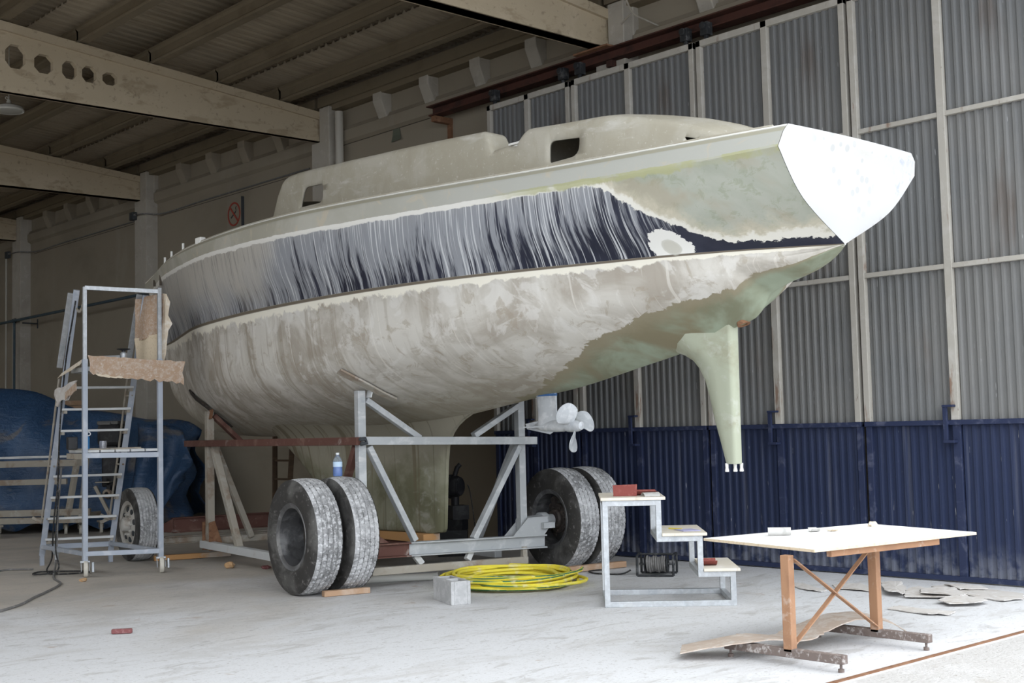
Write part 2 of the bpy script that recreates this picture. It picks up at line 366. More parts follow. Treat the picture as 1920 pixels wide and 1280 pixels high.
# ------------------------------------------------------------------ the yacht's hull paint: uv = (metres along, girth line 0 keel .. 1 waterline .. 2 rub line .. 3 rail)
def hullmat():
    t = NT('hull_laminate'); uv = t.tc.outputs['UV']; s = t.sep(uv); Y = s[0]; V = s[1]
    P = t.tc.outputs['Object']
    Yn = t.rng(Y, 5, 16.5, 0, 1, False)
    yn = lambda y: (y - 5) / 11.5
    rag = t.math('SUBTRACT', t.noise(P, 5.5, 5, .65, .6), .5)
    rag2 = t.math('SUBTRACT', t.noise(P, 22, 3, .6, .3), .5)
    # ---- below the waterline
    b = t.mix(t.rng(t.noise(P, 1.6, 5, .6, .7), .36, .62), (.36,.325,.275), (.55,.525,.475))
    b = t.mix(t.math('MULTIPLY', t.rng(t.noise(P, 3.2, 5, .62, 1.0, None, 4), .52, .60), .6), b, (.62,.60,.56))
    b = t.mix(t.math('MULTIPLY', t.rng(t.noise(P, 4.5, 5, .7, 1.2, None, 8), .55, .64), .5), b, (.31,.26,.195))
    uvs = t.comb(t.math('ADD', t.math('MULTIPLY', Y, 7.), t.math('MULTIPLY', V, 1.0)), t.math('MULTIPLY', V, 1.0), 0.)
    run = t.noise(uvs, 1.0, 3, .6, .15)
    fwd = t.rng(Y, 7.6, 10.2, .25, 1.)
    b = t.mix(t.math('MULTIPLY', t.math('MULTIPLY', t.rng(run, .53, .63), fwd), .5), b, (.235,.195,.14))
    run2 = t.noise(t.comb(t.math('ADD', t.math('MULTIPLY', Y, 26.), t.math('MULTIPLY', V, 3.)), t.math('MULTIPLY', V, .9), 3.), 1.0, 2, .5)
    b = t.mix(t.math('MULTIPLY', t.rng(run2, .64, .70), .5), b, (.66,.63,.57))
    low = t.math('ADD', V, t.math('MULTIPLY', rag, .5))
    b = t.mix(t.math('MULTIPLY', t.rng(low, .55, .12), t.rng(Y, 7.8, 10., .3, .75)), b, (.245,.22,.165))
    # bare greenish laminate aft
    gl = t.curve(Yn, [(0, .50), (yn(5.5), .50), (yn(5.9), .57), (yn(6.4), .58), (yn(6.9), .50), (yn(7.35), .37), (yn(7.75), .24), (yn(8.2), .10), (yn(8.8), 0), (1, 0)])
    gd = t.math('SUBTRACT', gl, t.math('ADD', V, t.math('MULTIPLY', rag, .22)))
    g = t.mix(t.rng(t.noise(P, 1.9, 4, .6, .5, None, 5), .35, .62), (.185,.19,.125), (.275,.315,.235))
    g = t.mix(t.rng(t.noise(P, 1.3, 4, .6, .5, None, 15), .53, .68), g, (.20,.175,.11))
    g = t.mix(t.rng(gd, .16, .0), g, (.245,.215,.145))
    b = t.mix(t.rng(gd, -.006, .006), b, g)
    # cream band under the waterline
    cr = t.math('ADD', V, t.math('MULTIPLY', rag, .11))
    b = t.mix(t.math('MULTIPLY', t.rng(cr, .945, .958), t.rng(Y, 15.5, 13., .6, .95)), b, (.75,.715,.615))
    b = t.mix(t.rng(t.math('ABSOLUTE', t.math('SUBTRACT', V, .992)), .011, .005), b, (.14,.115,.085))
    # ---- navy topsides with sanding runs
    dk = t.mix(t.rng(t.noise(P, 2.2, 4), .4, .7), (.0105,.0125,.026), (.024,.027,.046))
    tt = t.math('SUBTRACT', V, 1.)
    st = t.noise(t.comb(t.math('ADD', t.math('MULTIPLY', Y, 17.), t.math('MULTIPLY', V, 1.5)), t.math('MULTIPLY', V, .75), 1.), 1., 4, .72, .1)
    cl = t.noise(t.comb(t.math('MULTIPLY', Y, 1.6), t.math('MULTIPLY', V, .25), 5.), 1., 2, .5)
    lev = t.math('ADD', st, t.math('ADD', t.math('MULTIPLY', tt, .24), t.math('MULTIPLY', t.math('SUBTRACT', cl, .5), .42)))
    lev = t.math('ADD', lev, t.curve(Yn, [(0, .30), (yn(6.2), .37), (yn(6.7), .40), (yn(7.1), .42), (yn(7.5), .50), (yn(8.4), .515), (yn(9.6), .50), (yn(10.1), .56), (1, .58)]))
    lev = t.math('SUBTRACT', lev, .5)
    d = t.mix(t.math('MULTIPLY', t.rng(lev, .47, .62), .62), dk, (.40,.415,.44))
    fine = t.noise(t.comb(t.math('ADD', t.math('MULTIPLY', Y, 52.), t.math('MULTIPLY', V, 4.6)), t.math('MULTIPLY', V, .6), 8.), 1., 2, .5)
    fl = t.math('ADD', fine, t.math('ADD', t.math('MULTIPLY', tt, .08), t.math('MULTIPLY', t.math('SUBTRACT', cl, .5), .25)))
    d = t.mix(t.math('MULTIPLY', t.math('MULTIPLY', t.rng(fl, .60, .66), t.rng(Y, 6.0, 6.5)), .75), d, (.60,.61,.62))
    haze = t.math('ADD', t.rng(Y, 10.0, 10.9), t.math('MULTIPLY', t.math('SUBTRACT', t.noise(t.comb(t.math('MULTIPLY', Y, 2.2), t.math('MULTIPLY', V, 1.), 2.), 1., 4, .6), .5), 1.3))
    haze = t.math('MULTIPLY', haze, t.rng(Y, 10.0, 10.25))
    hz = t.math('MULTIPLY', t.rng(t.math('ADD', haze, t.math('MULTIPLY', tt, 1.1)), .75, 1.9), .93)
    d = t.mix(t.math('MULTIPLY', hz, t.rng(Y, 15.6, 12.5, .6, 1.)), d, (.43,.405,.36))
    d = t.mix(t.math('MULTIPLY', t.math('MULTIPLY', t.rng(st, .54, .66), t.rng(Y, 10., 11.)), .6), d, (.085,.08,.078))
    # ---- stern: gel coat ground off
    top = t.curve(Yn, [(0, .12/2), (yn(5.25), .12/2), (yn(5.5), .11/2), (yn(5.75), .10/2), (yn(5.88), .16/2), (yn(6.0), .29/2), (yn(6.15), .44/2), (yn(6.35), .68/2), (yn(6.55), .90/2), (yn(6.8), .93/2), (yn(7.6), .90/2), (yn(8.6), .93/2), (yn(10), .945/2), (1, .95/2)])
    top = t.math('MULTIPLY', top, 2.)
    ragk = t.rng(Y, 6.5, 7.6, 1., .25)
    e = t.math('SUBTRACT', t.math('ADD', tt, t.math('MULTIPLY', t.math('ADD', t.math('MULTIPLY', rag, .15), t.math('MULTIPLY', rag2, .12)), ragk)), top)
    lam = t.mix(t.rng(t.noise(P, 1.5, 4, .6, .6, None, 3), .36, .62), (.325,.345,.285), (.40,.41,.355))
    lam = t.mix(t.math('MULTIPLY', t.rng(t.noise(P, 9, 4, .7, .6, None, 6), .52, .64), .5), lam, (.255,.285,.195))
    lam = t.mix(t.math('MULTIPLY', t.rng(t.noise(P, 1.1, 4, .6, .6, None, 21), .52, .64), .6), lam, (.36,.31,.225))
    lam = t.mix(t.rng(t.math('ADD', e, t.math('MULTIPLY', rag, .35)), .30, .02), lam, (.53,.49,.385))
    lam = t.mix(t.rng(t.math('ADD', e, t.math('MULTIPLY', rag, .14)), .12, .05), lam, (.68,.66,.595))
    c1 = t.mix(t.rng(e, -.008, .008), d, lam)
    # ---- upper strake
    us = t.mix(t.rng(t.noise(P, 1.5, 5, .6, .6, None, 9), .38, .64), (.35,.335,.275), (.43,.415,.36))
    us = t.mix(t.rng(Y, 10.5, 7.0), us, (.41,.41,.37))
    us = t.mix(t.math('MULTIPLY', t.rng(t.noise(P, 3.4, 5, .65, 1., None, 14), .56, .66), .5), us, (.50,.43,.32))
    edge = t.math('ADD', V, t.math('MULTIPLY', rag, .16))
    col = t.mix(t.rng(edge, 1.995, 2.005), c1, us)
    # ragged white filler along the rub line
    wl = t.math('ABSOLUTE', t.math('SUBTRACT', t.math('ADD', V, t.math('MULTIPLY', rag, .13)), 1.965))
    wm = t.math('MULTIPLY', t.rng(wl, .062, .045), t.rng(t.math('ADD', t.noise(P, 2.3, 3, .5, 0, None, 2), t.rng(Y, 7.2, 6.4, 0., -.5)), .22, .42))
    col = t.mix(t.math('MULTIPLY', wm, .93), col, (.70,.685,.64))
    # olive stripe at the stern
    os_ = t.math('ABSOLUTE', t.math('SUBTRACT', t.math('ADD', V, t.math('MULTIPLY', rag, .2)), 2.02))
    col = t.mix(t.math('MULTIPLY', t.math('MULTIPLY', t.rng(os_, .12, .08), t.rng(Y, 7.7, 6.9)), t.rng(t.noise(P, 2.6, 4, .6, 0, None, 31), .40, .5, .25, .85)), col, (.37,.37,.20))
    # rail groove
    gm = t.math('MULTIPLY', t.rng(V, 2.76, 2.80), t.rng(V, 2.93, 2.90))
    col = t.mix(t.math('MULTIPLY', gm, .75), col, (.33,.31,.225))
    col = t.mix(t.rng(t.math('ADD', V, t.math('MULTIPLY', rag2, .05)), 2.925, 2.95), col, (.74,.725,.67))
    # waterline
    col = t.mix(t.rng(V, .9985, 1.0005), b, col)
    # ground-back patch round a filled through-hull hole
    dy = t.math('SUBTRACT', Y, 6.20); dv = t.math('MULTIPLY', t.math('SUBTRACT', V, 1.10), .62)
    r = t.math('SQRT', t.math('ADD', t.math('MULTIPLY', dy, dy), t.math('MULTIPLY', t.math('MULTIPLY', dv, dv), 1.)))
    rr = t.math('ADD', r, t.math('ADD', t.math('MULTIPLY', rag2, .10), t.math('MULTIPLY', rag, .05)))
    pm = t.math('MULTIPLY', t.rng(rr, .148, .142), t.rng(V, 1.0, 1.004))
    col = t.mix(pm, col, (.72,.71,.67))
    col = t.mix(t.math('MULTIPLY', t.rng(t.math('ADD', r, t.math('MULTIPLY', rag2, .012)), .070, .060), .8), col, (.50,.49,.43))
    col = t.mix(t.rng(r, .055, .049), col, (.52,.505,.445))
    t.bump(t.math('ADD', t.noise(P, 5, 4, .6, .4), t.math('MULTIPLY', t.noise(P, 60, 3), .25)), .18, .012)
    wet = t.math('MULTIPLY', t.rng(V, 1., 1.01), t.rng(e, .0, -.02))
    return t.done(col, t.math('SUBTRACT', .75, t.math('MULTIPLY', wet, .28)), 0, .35)
MT['hull'] = hullmat()

def transommat():
    t = NT('transom_filler'); P = t.tc.outputs['Object']
    w = t.noise(P, 3, 3, .5, 0, None, 2)
    vd = t.voro(t.mapping(P, (11.5, 2, 11.5)), 1, 'F1', None, .75)
    msk = t.rng(t.noise(P, 1.6, 3, .5, 0, None, 4), .42, .56)
    f = t.math('MULTIPLY', t.rng(vd, .33, .29), msk)
    c = t.mix(t.math('MULTIPLY', f, .9), (.47,.47,.468), (.385,.385,.378))
    x, y, z = t.sep(P)
    f = t.math('MULTIPLY', t.rng(t.noise(P, 1, 4, .7, .8, (16,16,10), 5), .53, .62), t.math('MULTIPLY', t.rng(x, .0, .35), t.rng(t.noise(P, 1.8, 3, .5, 0, None, 9), .48, .6)))
    c = t.mix(t.math('MULTIPLY', f, .7), c, (.33,.355,.43))
    f = t.math('MULTIPLY', t.rng(t.noise(P, 2.4, 3, .6, .4, None, 12), .52, .7), t.rng(z, 3.2, 3.42))
    c = t.mix(t.math('MULTIPLY', f, .6), c, (.43,.41,.365))
    return t.done(c, .6, 0, .35)
MT['transom'] = transommat()
MT['cabin'] = mat('cabin_laminate', (.385,.355,.28), .85, layers=[((.455,.43,.365), 2.4, .42, .66, .8), ((.36,.325,.25), (5,9,3), .53, .70, .45), ((.60,.58,.52), 26, .60, .70, .5), ((.66,.655,.62), (1.2,1.2,4), .60, .74, .5)], bump=(45, .25, .004))
MT['deck'] = mat('deck_laminate', (.52,.50,.44), .85, layers=[((.42,.39,.31), 3, .48, .68, .6)])
def keelmat():
    t = NT('keel_laminate'); P = t.tc.outputs['Object']; x, y, z = t.sep(P)
    c = t.mix(t.rng(t.noise(P, 2.2, 5, .6, .5), .38, .62), (.13,.125,.075), (.215,.21,.15))
    c = t.mix(t.math('MULTIPLY', t.rng(t.noise(P, 5, 4, .65, .6, None, 4), .55, .68), .6), c, (.30,.295,.25))
    up = t.rng(t.math('ADD', z, t.math('MULTIPLY', t.math('SUBTRACT', t.noise(P, 2.5, 4), .5), .7)), .9, 1.42)
    c = t.mix(t.math('MULTIPLY', up, .93), c, (.262,.24,.188))
    f = t.rng(t.noise(P, 1, 3, .6, .1, (.5,7.5,.22), 7), .56, .64); c = t.mix(t.math('MULTIPLY', f, .7), c, (.125,.10,.06))
    f = t.rng(t.noise(P, 1, 3, .6, .1, (.5,26,.3), 9), .62, .68); c = t.mix(t.math('MULTIPLY', f, .6), c, (.10,.085,.055))
    t.bump(t.noise(P, 25, 4), .2, .004)
    return t.done(c, .8, 0, .3)
MT['keel'] = keelmat()
MT['skeg'] = mat('skeg_laminate', (.365,.385,.295), .8, layers=[((.28,.27,.185), 2.4, .44, .66, .75), ((.46,.475,.41), 8, .54, .70, .6)], bump=(35, .2, .004))
MT['filler_white'] = mat('filler_white', (.80,.79,.75), .85, layers=[((.66,.65,.60), 20, .5, .7, .5)])

# ------------------------------------------------------------------ hull lines
def ncs(x, y):
    x = np.array(x, float); y = np.array(y, float); h = np.diff(x); d = np.diff(y) / h
    m = np.zeros_like(y); m[1:-1] = (d[:-1]*h[1:] + d[1:]*h[:-1]) / (h[:-1] + h[1:])
    m[0] = 1.5*d[0] - .5*m[1]; m[-1] = 1.5*d[-1] - .5*m[-2]
    def f(t):
        t = np.asarray(t, float); i = np.clip(np.searchsorted(x, t) - 1, 0, len(x) - 2)
        u = (t - x[i]) / h[i]
        return (2*u**3-3*u**2+1)*y[i] + (u**3-2*u**2+u)*h[i]*m[i] + (-2*u**3+3*u**2)*y[i+1] + (u**3-u**2)*h[i]*m[i+1]
    return f
CX = 8.03
YA = [5.05, 6, 7, 8, 9, 10, 11, 12, 13, 14, 15, 15.6, 16.0, 16.2]
A_h = ncs(YA, [.80, 1.0, 1.19, 1.38, 1.53, 1.60, 1.545, 1.40, 1.17, .845, .46, .235, .085, .012])
A_z = ncs([5.05, 7, 9, 11, 13, 15, 16.2], [3.497, 3.483, 3.498, 3.522, 3.545, 3.565, 3.585])
B_h = ncs([5.08, 6, 7, 8, 9, 10, 11, 12, 13, 14, 15, 15.6, 16.08], [.885, 1.07, 1.27, 1.455, 1.60, 1.67, 1.60, 1.45, 1.19, .875, .47, .22, .012])
B_z = ncs([5.08, 6, 7, 8, 9, 10, 11, 12, 13, 14, 15, 16.08], [3.335, 3.308, 3.30, 3.296, 3.298, 3.312, 3.338, 3.358, 3.374, 3.388, 3.40, 3.41])
M_h = ncs([5.12, 6, 7, 8, 9, 10, 11, 12, 13, 14, 15, 15.5, 15.86], [.56, .88, 1.16, 1.39, 1.53, 1.575, 1.51, 1.36, 1.11, .765, .35, .15, .012])
M_z = ncs([5.12, 6, 10, 15.86], [3.02, 3.01, 3.01, 3.04])
C_h = ncs([5.155, 6, 7, 8, 9, 10, 11, 12, 13, 14, 15, 15.4, 15.68], [.012, .56, .956, 1.265, 1.405, 1.435, 1.375, 1.23, 1.0, .63, .24, .10, .012])
C_z = lambda y: 2.745 - .005 * (np.asarray(y, float) - 5.155)
K_z = ncs([5.155, 5.47, 5.78, 5.845, 5.885, 5.93, 6.2, 6.55, 6.84, 7.18, 7.54, 7.92, 8.5, 8.94, 9.34, 9.8, 10.5, 11.5, 12.5, 13.1, 13.9, 14.4, 15.0, 15.38],
          [2.735, 2.575, 2.462, 2.425, 2.355, 2.305, 2.20, 2.08, 2.015, 1.95, 1.88, 1.81, 1.735, 1.675, 1.62, 1.56, 1.50, 1.46, 1.445, 1.44, 1.48, 1.545, 1.76, 1.98])
SB = [0, .06, .12, .2, .3, .42, .55, .68, .8, .9, 1]
E1 = (ncs(SB, [1, .86, .84, .86, .90, .925, .93, .93, .92, .9, 1]), ncs(SB, [.5, .62, .60, .57, .55, .53, .52, .52, .53, .55, .58]))
E2 = (ncs(SB, [1, .52, .54, .62, .70, .735, .74, .73, .70, .66, 1]), ncs(SB, [.3, .34, .34, .33, .31, .29, .285, .28, .29, .32, .36]))
EF = (ncs(SB, [1, .20, .22, .29, .36, .39, .38, .37, .34, .32, 1]), ncs(SB, [.1, .13, .13, .13, .13, .12, .115, .11, .11, .13, .16]))

def hull_lines(s):
    """nine (half-breadth, y, z) rows, keel to rail, at fraction s of the length"""
    s = np.asarray(s, float)
    lp = lambda a, b: a + s*(b - a)
    yk, yc, ym, yb, ya = lp(5.155, 15.38), lp(5.155, 15.68), lp(5.12, 15.86), lp(5.08, 16.08), lp(5.05, 16.2)
    K = (0*s, yk, K_z(yk)); Cc = (C_h(yc), yc, C_z(yc))
    rows = [K]
    for (rh, ez), bul in ((EF, .055), (E2, .075), (E1, .06)):
        e = ez(s)
        rows.append((rh(s)*Cc[0], yk + (e + bul*2.2*s**6)*(yc - yk) , K[2] + e*(Cc[2] - K[2])))
    rows += [Cc, (M_h(ym), ym, M_z(ym)), (B_h(yb), yb, B_z(yb))]
    fl = .055 * np.clip((16.2 - ya) / 1.5, .12, 1)
    rows.append((A_h(ya) + fl, ya + .004, A_z(ya) - .058))
    rows.append((A_h(ya), ya, A_z(ya)))
    return rows
VROW = np.array([0, .25, .5, .75, 1, 1.5, 2, 2.75, 3])

def cat_rows(R, t):
    """catmull through rows 0..6, then straight to the moulded rail"""
    out = np.empty((len(t),) + R.shape[1:])
    for i, x in enumerate(t):
        k = min(int(x), len(R) - 2); u = x - k
        p0, p1, p2, p3 = R[max(k-1, 0)], R[k], R[k+1], R[min(k+2, 6)]
        if k >= 6: out[i] = R[k]*(1-u) + R[k+1]*u
        elif k == 0:
            p0 = R[1] * np.array([-1, 1, 1]) * .35 + R[0]*.65
            p0 = 2*R[0] - R[1]*np.array([1,1,1]); p0[..., 2] = R[1][..., 2]*.5 + R[0][..., 2]*.5
            out[i] = .5*((2*p1) + (p2-p0)*u + (2*p0-5*p1+4*p2-p3)*u*u + (3*p1-p0-3*p2+p3)*u**3)
        else: out[i] = .5*((2*p1) + (p2-p0)*u + (2*p0-5*p1+4*p2-p3)*u*u + (3*p1-p0-3*p2+p3)*u**3)
    return out
ss = np.unique(np.concatenate([np.linspace(0, 1, 100), np.linspace(.06, .078, 8), np.linspace(0, .02, 4), np.linspace(.97, 1, 6)]))
tt_ = np.unique(np.concatenate([np.linspace(0, 6, 43), [6.15, 6.5, 6.85, 7, 7.2, 7.5, 7.8, 8]]))
ROWS = np.array([np.stack([r[0]+0*ss, r[1]+0*ss, r[2]+0*ss], -1) for r in hull_lines(ss)])      # 9 x S x 3 (h,y,z)
HS = cat_rows(ROWS, tt_)                                                                     # T x S x 3
HS[..., 0] = np.maximum(HS[..., 0], 0)
vv = np.interp(tt_, range(9), VROW)

YT = (8.03, 10.0, 0.0)
yacht = thing('sailboat', 'bare sanded sailing yacht with ragged navy band, propped on a steel boat trailer', 'sailboat', YT)
mb = MB()
for sg in (-1, 1):
    P = np.stack([CX + sg*HS[..., 0], HS[..., 1], HS[..., 2]], -1)
    UV = np.stack([HS[..., 1], np.broadcast_to(vv[:, None], HS.shape[:2])], -1)
    mb.grid(P, UV, flip=(sg > 0))
hull = obj('hull', mb, MT['hull'], yacht, smooth=True, sharp=42)
hull['label'] = 'hull with navy band, pale strake and bare green laminate aft'
# transom: a shield-shaped plate closing the aft end
mb = MB(); E = HS[:, 0, :]
row = []
for k in range(len(E)):
    h, y, z = E[k]
    row.append([(CX + h*u, y - .004 - .03*(1-u*u)*min(1, h/.5), z) for u in np.linspace(-1, 1, 17)])
mb.grid(row)
o = obj('transom', mb, MT['transom'], yacht, smooth=True); o['label'] = 'white filled transom with grey filler spots'
# deck
mb = MB(); D = HS[-1]
mb.grid([[(CX + D[i,0]*u, D[i,1], D[i,2] + .05*(1-u*u)*min(1, D[i,0])*min(1, (D[i,1]-5.05)/1.2)) for u in np.linspace(-1, 1, 13)] for i in range(len(D))])
obj('deck', mb, MT['deck'], yacht, smooth=True)
# raised white bead where the deck meets the hull moulding
mb = MB()
for sg in (-1, 1):
    pth = [(CX + sg*(D[i,0]-.012), D[i,1], D[i,2] + .004) for i in range(2, len(D)-1, 2)]
    mb.tube(pth, .011, 6)
obj('toe_rail', mb, MT['cabin'], yacht, smooth=True)

# fin keel
def foil(le, te, T, n=26, tail=.02):
    """closed section in (y, halfwidth) from trailing edge round the nose and back"""
    x = (1 - np.cos(np.linspace(0, pi, n))) / 2
    hw = T/2 * (2.969*np.sqrt(x) - 1.26*x - 3.516*x**2 + 2.843*x**3 - 1.015*x**4) / 1.0
    hw = np.maximum(hw, tail * np.clip((1 - x) * 40, 0, 1)) * 1
    hw[-1] = tail*.6; hw[0] = 0.0
    y = le + (te - le) * x
    up = list(zip(y[::-1], hw[::-1])); dn = list(zip(y[1:], -hw[1:]))
    return up + dn
def loft(secs, cx=CX, capb=True):
    mb = MB(); n = len(secs[0][1]); vs = []
    for z, S in secs: vs += [(cx + w, y, z) for y, w in S]
    fs = []
    for i in range(len(secs)-1):
        for j in range(n):
            j2 = (j+1) % n; fs.append((i*n+j, i*n+j2, (i+1)*n+j2, (i+1)*n+j))
    if capb: fs.append(tuple((len(secs)-1)*n + j for j in range(n)))
    return mb.add(vs, fs)
kz  = [1.80, 1.70, 1.62, 1.56, 1.50, 1.44, 1.38, 1.30, 1.15, .95, .70, .55, .49, .455, .44]
kte = ncs(kz[::-1], [9.93, 9.84, 9.815, 9.81, 9.80, 9.785, 9.77, 9.745, 9.71, 9.665, 9.60, 9.50, 9.36, 9.10, 8.6])
kle = ncs(kz[::-1], [11.3, 11.45, 11.55, 11.62, 11.82, 12.1, 12.38, 12.60, 12.72, 12.82, 12.90, 12.98, 13.06, 13.14, 13.2])
kt  = ncs(kz[::-1], [.17, .215, .235, .24, .25, .268, .29, .335, .40, .48, .60, .76, .95, 1.15, 1.3])
mb = loft([(z, foil(float(kle(z)), float(kte(z)), float(kt(z)), tail=.032)) for z in kz])
o = obj('keel', mb, MT['keel'], yacht, smooth=True, sharp=50); o['label'] = 'mossy green fin keel'
# skeg in front of the missing rudder
def skegsec(le, te, w, wt):
    pts = [(te+.026, -wt), (te+.008, -wt*.86), (te, -wt*.5), (te, wt*.5), (te+.008, wt*.86), (te+.026, wt)]
    prof = [(.15, 1.0), (.4, 1.02), (.62, .9), (.82, .62), (.95, .3), (1.0, .0)]
    L = [(te + (le-te)*a, wt + (w-wt)*min(1, a*3) if a < .3 else w*b) for a, b in prof]
    L = [(te + .026 + (le-te-.026)*a, max(wt*(1-a*.2), w)*b if a > .2 else wt) for a, b in prof]
    return pts + [(y, h) for y, h in L] + [(y, -h) for y, h in L[-2::-1]]
sk = [(2.32, 7.10, .26), (2.2, 7.02, .20), (2.12, 6.95, .16), (2.06, 6.84, .125), (2.02, 6.70, .10), (1.97, 6.61, .085), (1.90, 6.545, .075), (1.80, 6.49, .07), (1.65, 6.445, .066), (1.5, 6.41, .064), (1.3, 6.35, .056), (1.14, 6.305, .048)]
mb = loft([(z, skegsec(le, 6.185 - .0*(2.3-z), w, .064 - .012*(2.2-z))) for z, le, w in sk])
o = obj('skeg', mb, MT['skeg'], yacht, smooth=True, sharp=65); o['label'] = 'pale green tapered skeg'
mb = MB()
for yy, xx in ((6.28, -.035), (6.23, .005), (6.20, .045)):
    mb.lathe([(.0005,0),(.014,0),(.012,-.035),(.017,-.06),(.015,-.066),(.0005,-.066)], (CX+xx, yy, 1.145), (0,0,1), 12)
obj('mounting_pin', mb, MT['filler_white'], o, smooth=True)
# rudder stock hole behind the skeg
mb = MB(); mb.lathe([(.030,0),(.052,0),(.052,.03),(.030,.03)], (CX, 6.09, 2.222), nrm((0,.35,1)), 20, closed=True)
obj('stock_tube', mb, MT['rust'], yacht, smooth=True)

# saildrive leg and folding-pitch propeller
mb = MB()
secs = []
for z, le, te, T in ((1.86,8.46,8.21,.09),(1.77,8.46,8.21,.085),(1.6,8.44,8.21,.08),(1.53,8.44,8.18,.09),(1.47,8.46,8.14,.10)):
    secs.append((z, foil(le, te, T, 14, .012)))
leg = obj('saildrive_leg', loft(secs), MT['prop_metal'], yacht, smooth=True, sharp=50); leg['label'] = 'grey saildrive leg with a blue painted top'
mb = loft([(z, foil(8.463, 8.207, .096, 14, .016)) for z in (1.80, 1.765, 1.745)])
obj('paint_band', mb, mat('paint_band', (.05,.13,.30), .6, layers=[((.45,.50,.55), 18, .5, .62, .8)]), leg, smooth=True, sharp=50)
mb = MB(); mb.lathe([(.0005,-.34),(.025,-.31),(.048,-.2),(.056,-.05),(.054,.05),(.045,.10),(.0005,.10)], (CX, 8.17, 1.475), (0,-1,0), 20)
obj('gear_torpedo', mb, MT['prop_metal'], leg, smooth=True)
mb = MB(); mb.prism([(CX-.008,8.62,1.50),(CX-.008,8.40,1.53),(CX-.008,8.22,1.44),(CX-.008,8.30,1.40),(CX-.008,8.60,1.45)], (.016,0,0))
mb.prism([(CX-.09,8.56,1.462),(CX-.03,8.20,1.462),(CX+.03,8.20,1.462),(CX+.09,8.56,1.462)], (0,0,.012))
obj('guard_fin', mb, MT['prop_metal'], leg, bevel=.003)
mb = MB(); mb.lathe([(.0005,0),(.052,0),(.056,.06),(.05,.13),(.036,.17),(.0005,.18)], (CX, 8.07, 1.47), (0,-1,0), 24)
prop = obj('propeller', mb, MT['prop_metal'], yacht, smooth=True)
def blade(ang):
    mb = MB(); rows = []
    ax = np.array((0,-1.,0)); hubc = np.array((CX, 7.99, 1.47))
    rad = np.array((cos(ang), 0, sin(ang))); tan = np.cross(ax, rad)
    for i, q in enumerate(np.linspace(0, 1, 12)):
        r = .035 + .20*q
        w = .102 * math.sqrt(max(0, 1 - ((q - .56)/.58)**2)) * (0.42 + .58*min(1, q/.42)) + .004
        pitch = radians(46 - 26*q); dirn = nrm(tan*cos(pitch) - ax*sin(pitch))
        rows.append([hubc + rad*(r - .02*u*u*q) + dirn*(w*u) + np.cross(rad, dirn)*(.012*(1-u*u)*(1-q)) for u in np.linspace(-1, 1, 9)])
    P = np.array(rows); nv = nrm(np.cross(P[6,4]-P[5,4], P[6,5]-P[6,4]))
    return mb.sheet(P, .007, nv)
for a in (radians(132), radians(14), radians(262)):
    obj('blade', blade(a), MT['prop_metal'], prop, smooth=True, sharp=60)

# ------------------------------------------------------------------ coachroof and doghouse: one shell, plan half-breadth HC(y), top edge ZT(y)
HC = ncs([5.0, 5.5, 5.85, 6.3, 6.62, 6.76, 7, 8, 9, 10, 11, 11.6], [.16, .37, .53, .69, .80, .84, .87, .985, 1.06, 1.07, .985, .92])
ZT_y = [5.72, 5.85, 5.92, 6.03, 6.23, 6.45, 6.63, 6.72, 6.87, 7.18, 7.49, 7.53, 7.56, 7.60, 7.645, 7.70, 7.78, 7.92, 7.945, 7.97, 8.0, 8.04, 8.7, 9.46, 10.18, 10.83, 11.06, 11.15, 11.2, 11.31, 11.46]
ZT_z = [3.53, 3.60, 3.65, 3.70, 3.772, 3.83, 3.868, 3.885, 3.892, 3.902, 3.918, 3.915, 3.90, 3.865, 3.795, 3.80, 3.815, 3.80, 3.875, 3.935, 3.968, 3.985, 4.008, 4.03, 4.062, 4.105, 4.105, 4.095, 4.07, 3.95, 3.70]
cy = np.unique(np.concatenate([np.linspace(5.72, 11.46, 110), np.linspace(7.46, 8.06, 30), np.linspace(11.0, 11.46, 14)]))
mb = MB(); rows = []
for y in cy:
    zt = float(np.interp(y, ZT_y, ZT_z)); zb = 3.42; h = float(HC(y)); L = []
    inw = .10
    side = [(h, zb)] + [(h - .012*k, zb + (zt - .05 - zb)*k) for k in (.25, .5, .75, 1.)]
    ht = h - .012
    corner = [(ht - .05*(1-cos(a)), zt - .05 + .05*sin(a)) for a in (.5, 1.0, pi/2)]
    ht -= .05
    well = float(np.interp(y, [7.58, 7.66, 8.9, 9.0], [0, 1, 1, 0]))
    top = [(ht*u, zt + (.085*(1-u*u))*(1-well) - (well*.40 if u < .8 else 0)) for u in (.82, .76, .5, .25, 0.)]
    hf = side + corner + top
    L = [(CX - a, y, z) for a, z in hf] + [(CX + a, y, z) for a, z in hf[-2::-1]]
    rows.append(L)
mb.grid(rows)
# close the forward and aft faces
NR = len(rows[0])
mb.add(rows[0], [tuple(range(NR))]); mb.add(rows[-1], [tuple(range(NR))])
def rpoly(pts, r, n=5):
    out = []; k = len(pts)
    for i in range(k):
        p = np.array(pts[i], float); a = np.array(pts[i-1], float); b = np.array(pts[(i+1) % k], float)
        ri = r[i] if isinstance(r, (list, tuple)) else r
        pa = p + nrm(a-p)*ri; pb = p + nrm(b-p)*ri
        for q in np.linspace(0, 1, n): out.append(tuple((1-q)**2*pa + 2*q*(1-q)*p + q*q*pb))
    return out
WIN1 = rpoly([(7.285,3.775),(6.975,3.755),(6.985,3.61),(7.285,3.592)], [.06,.02,.085,.025])
WIN2 = rpoly([(10.70,3.925),(10.305,3.90),(10.33,3.715),(10.79,3.735)], [.07,.05,.07,.03])
WIN3 = rpoly([(6.115,3.632),(6.00,3.60),(6.085,3.585)], [.02,.008,.008], 3)
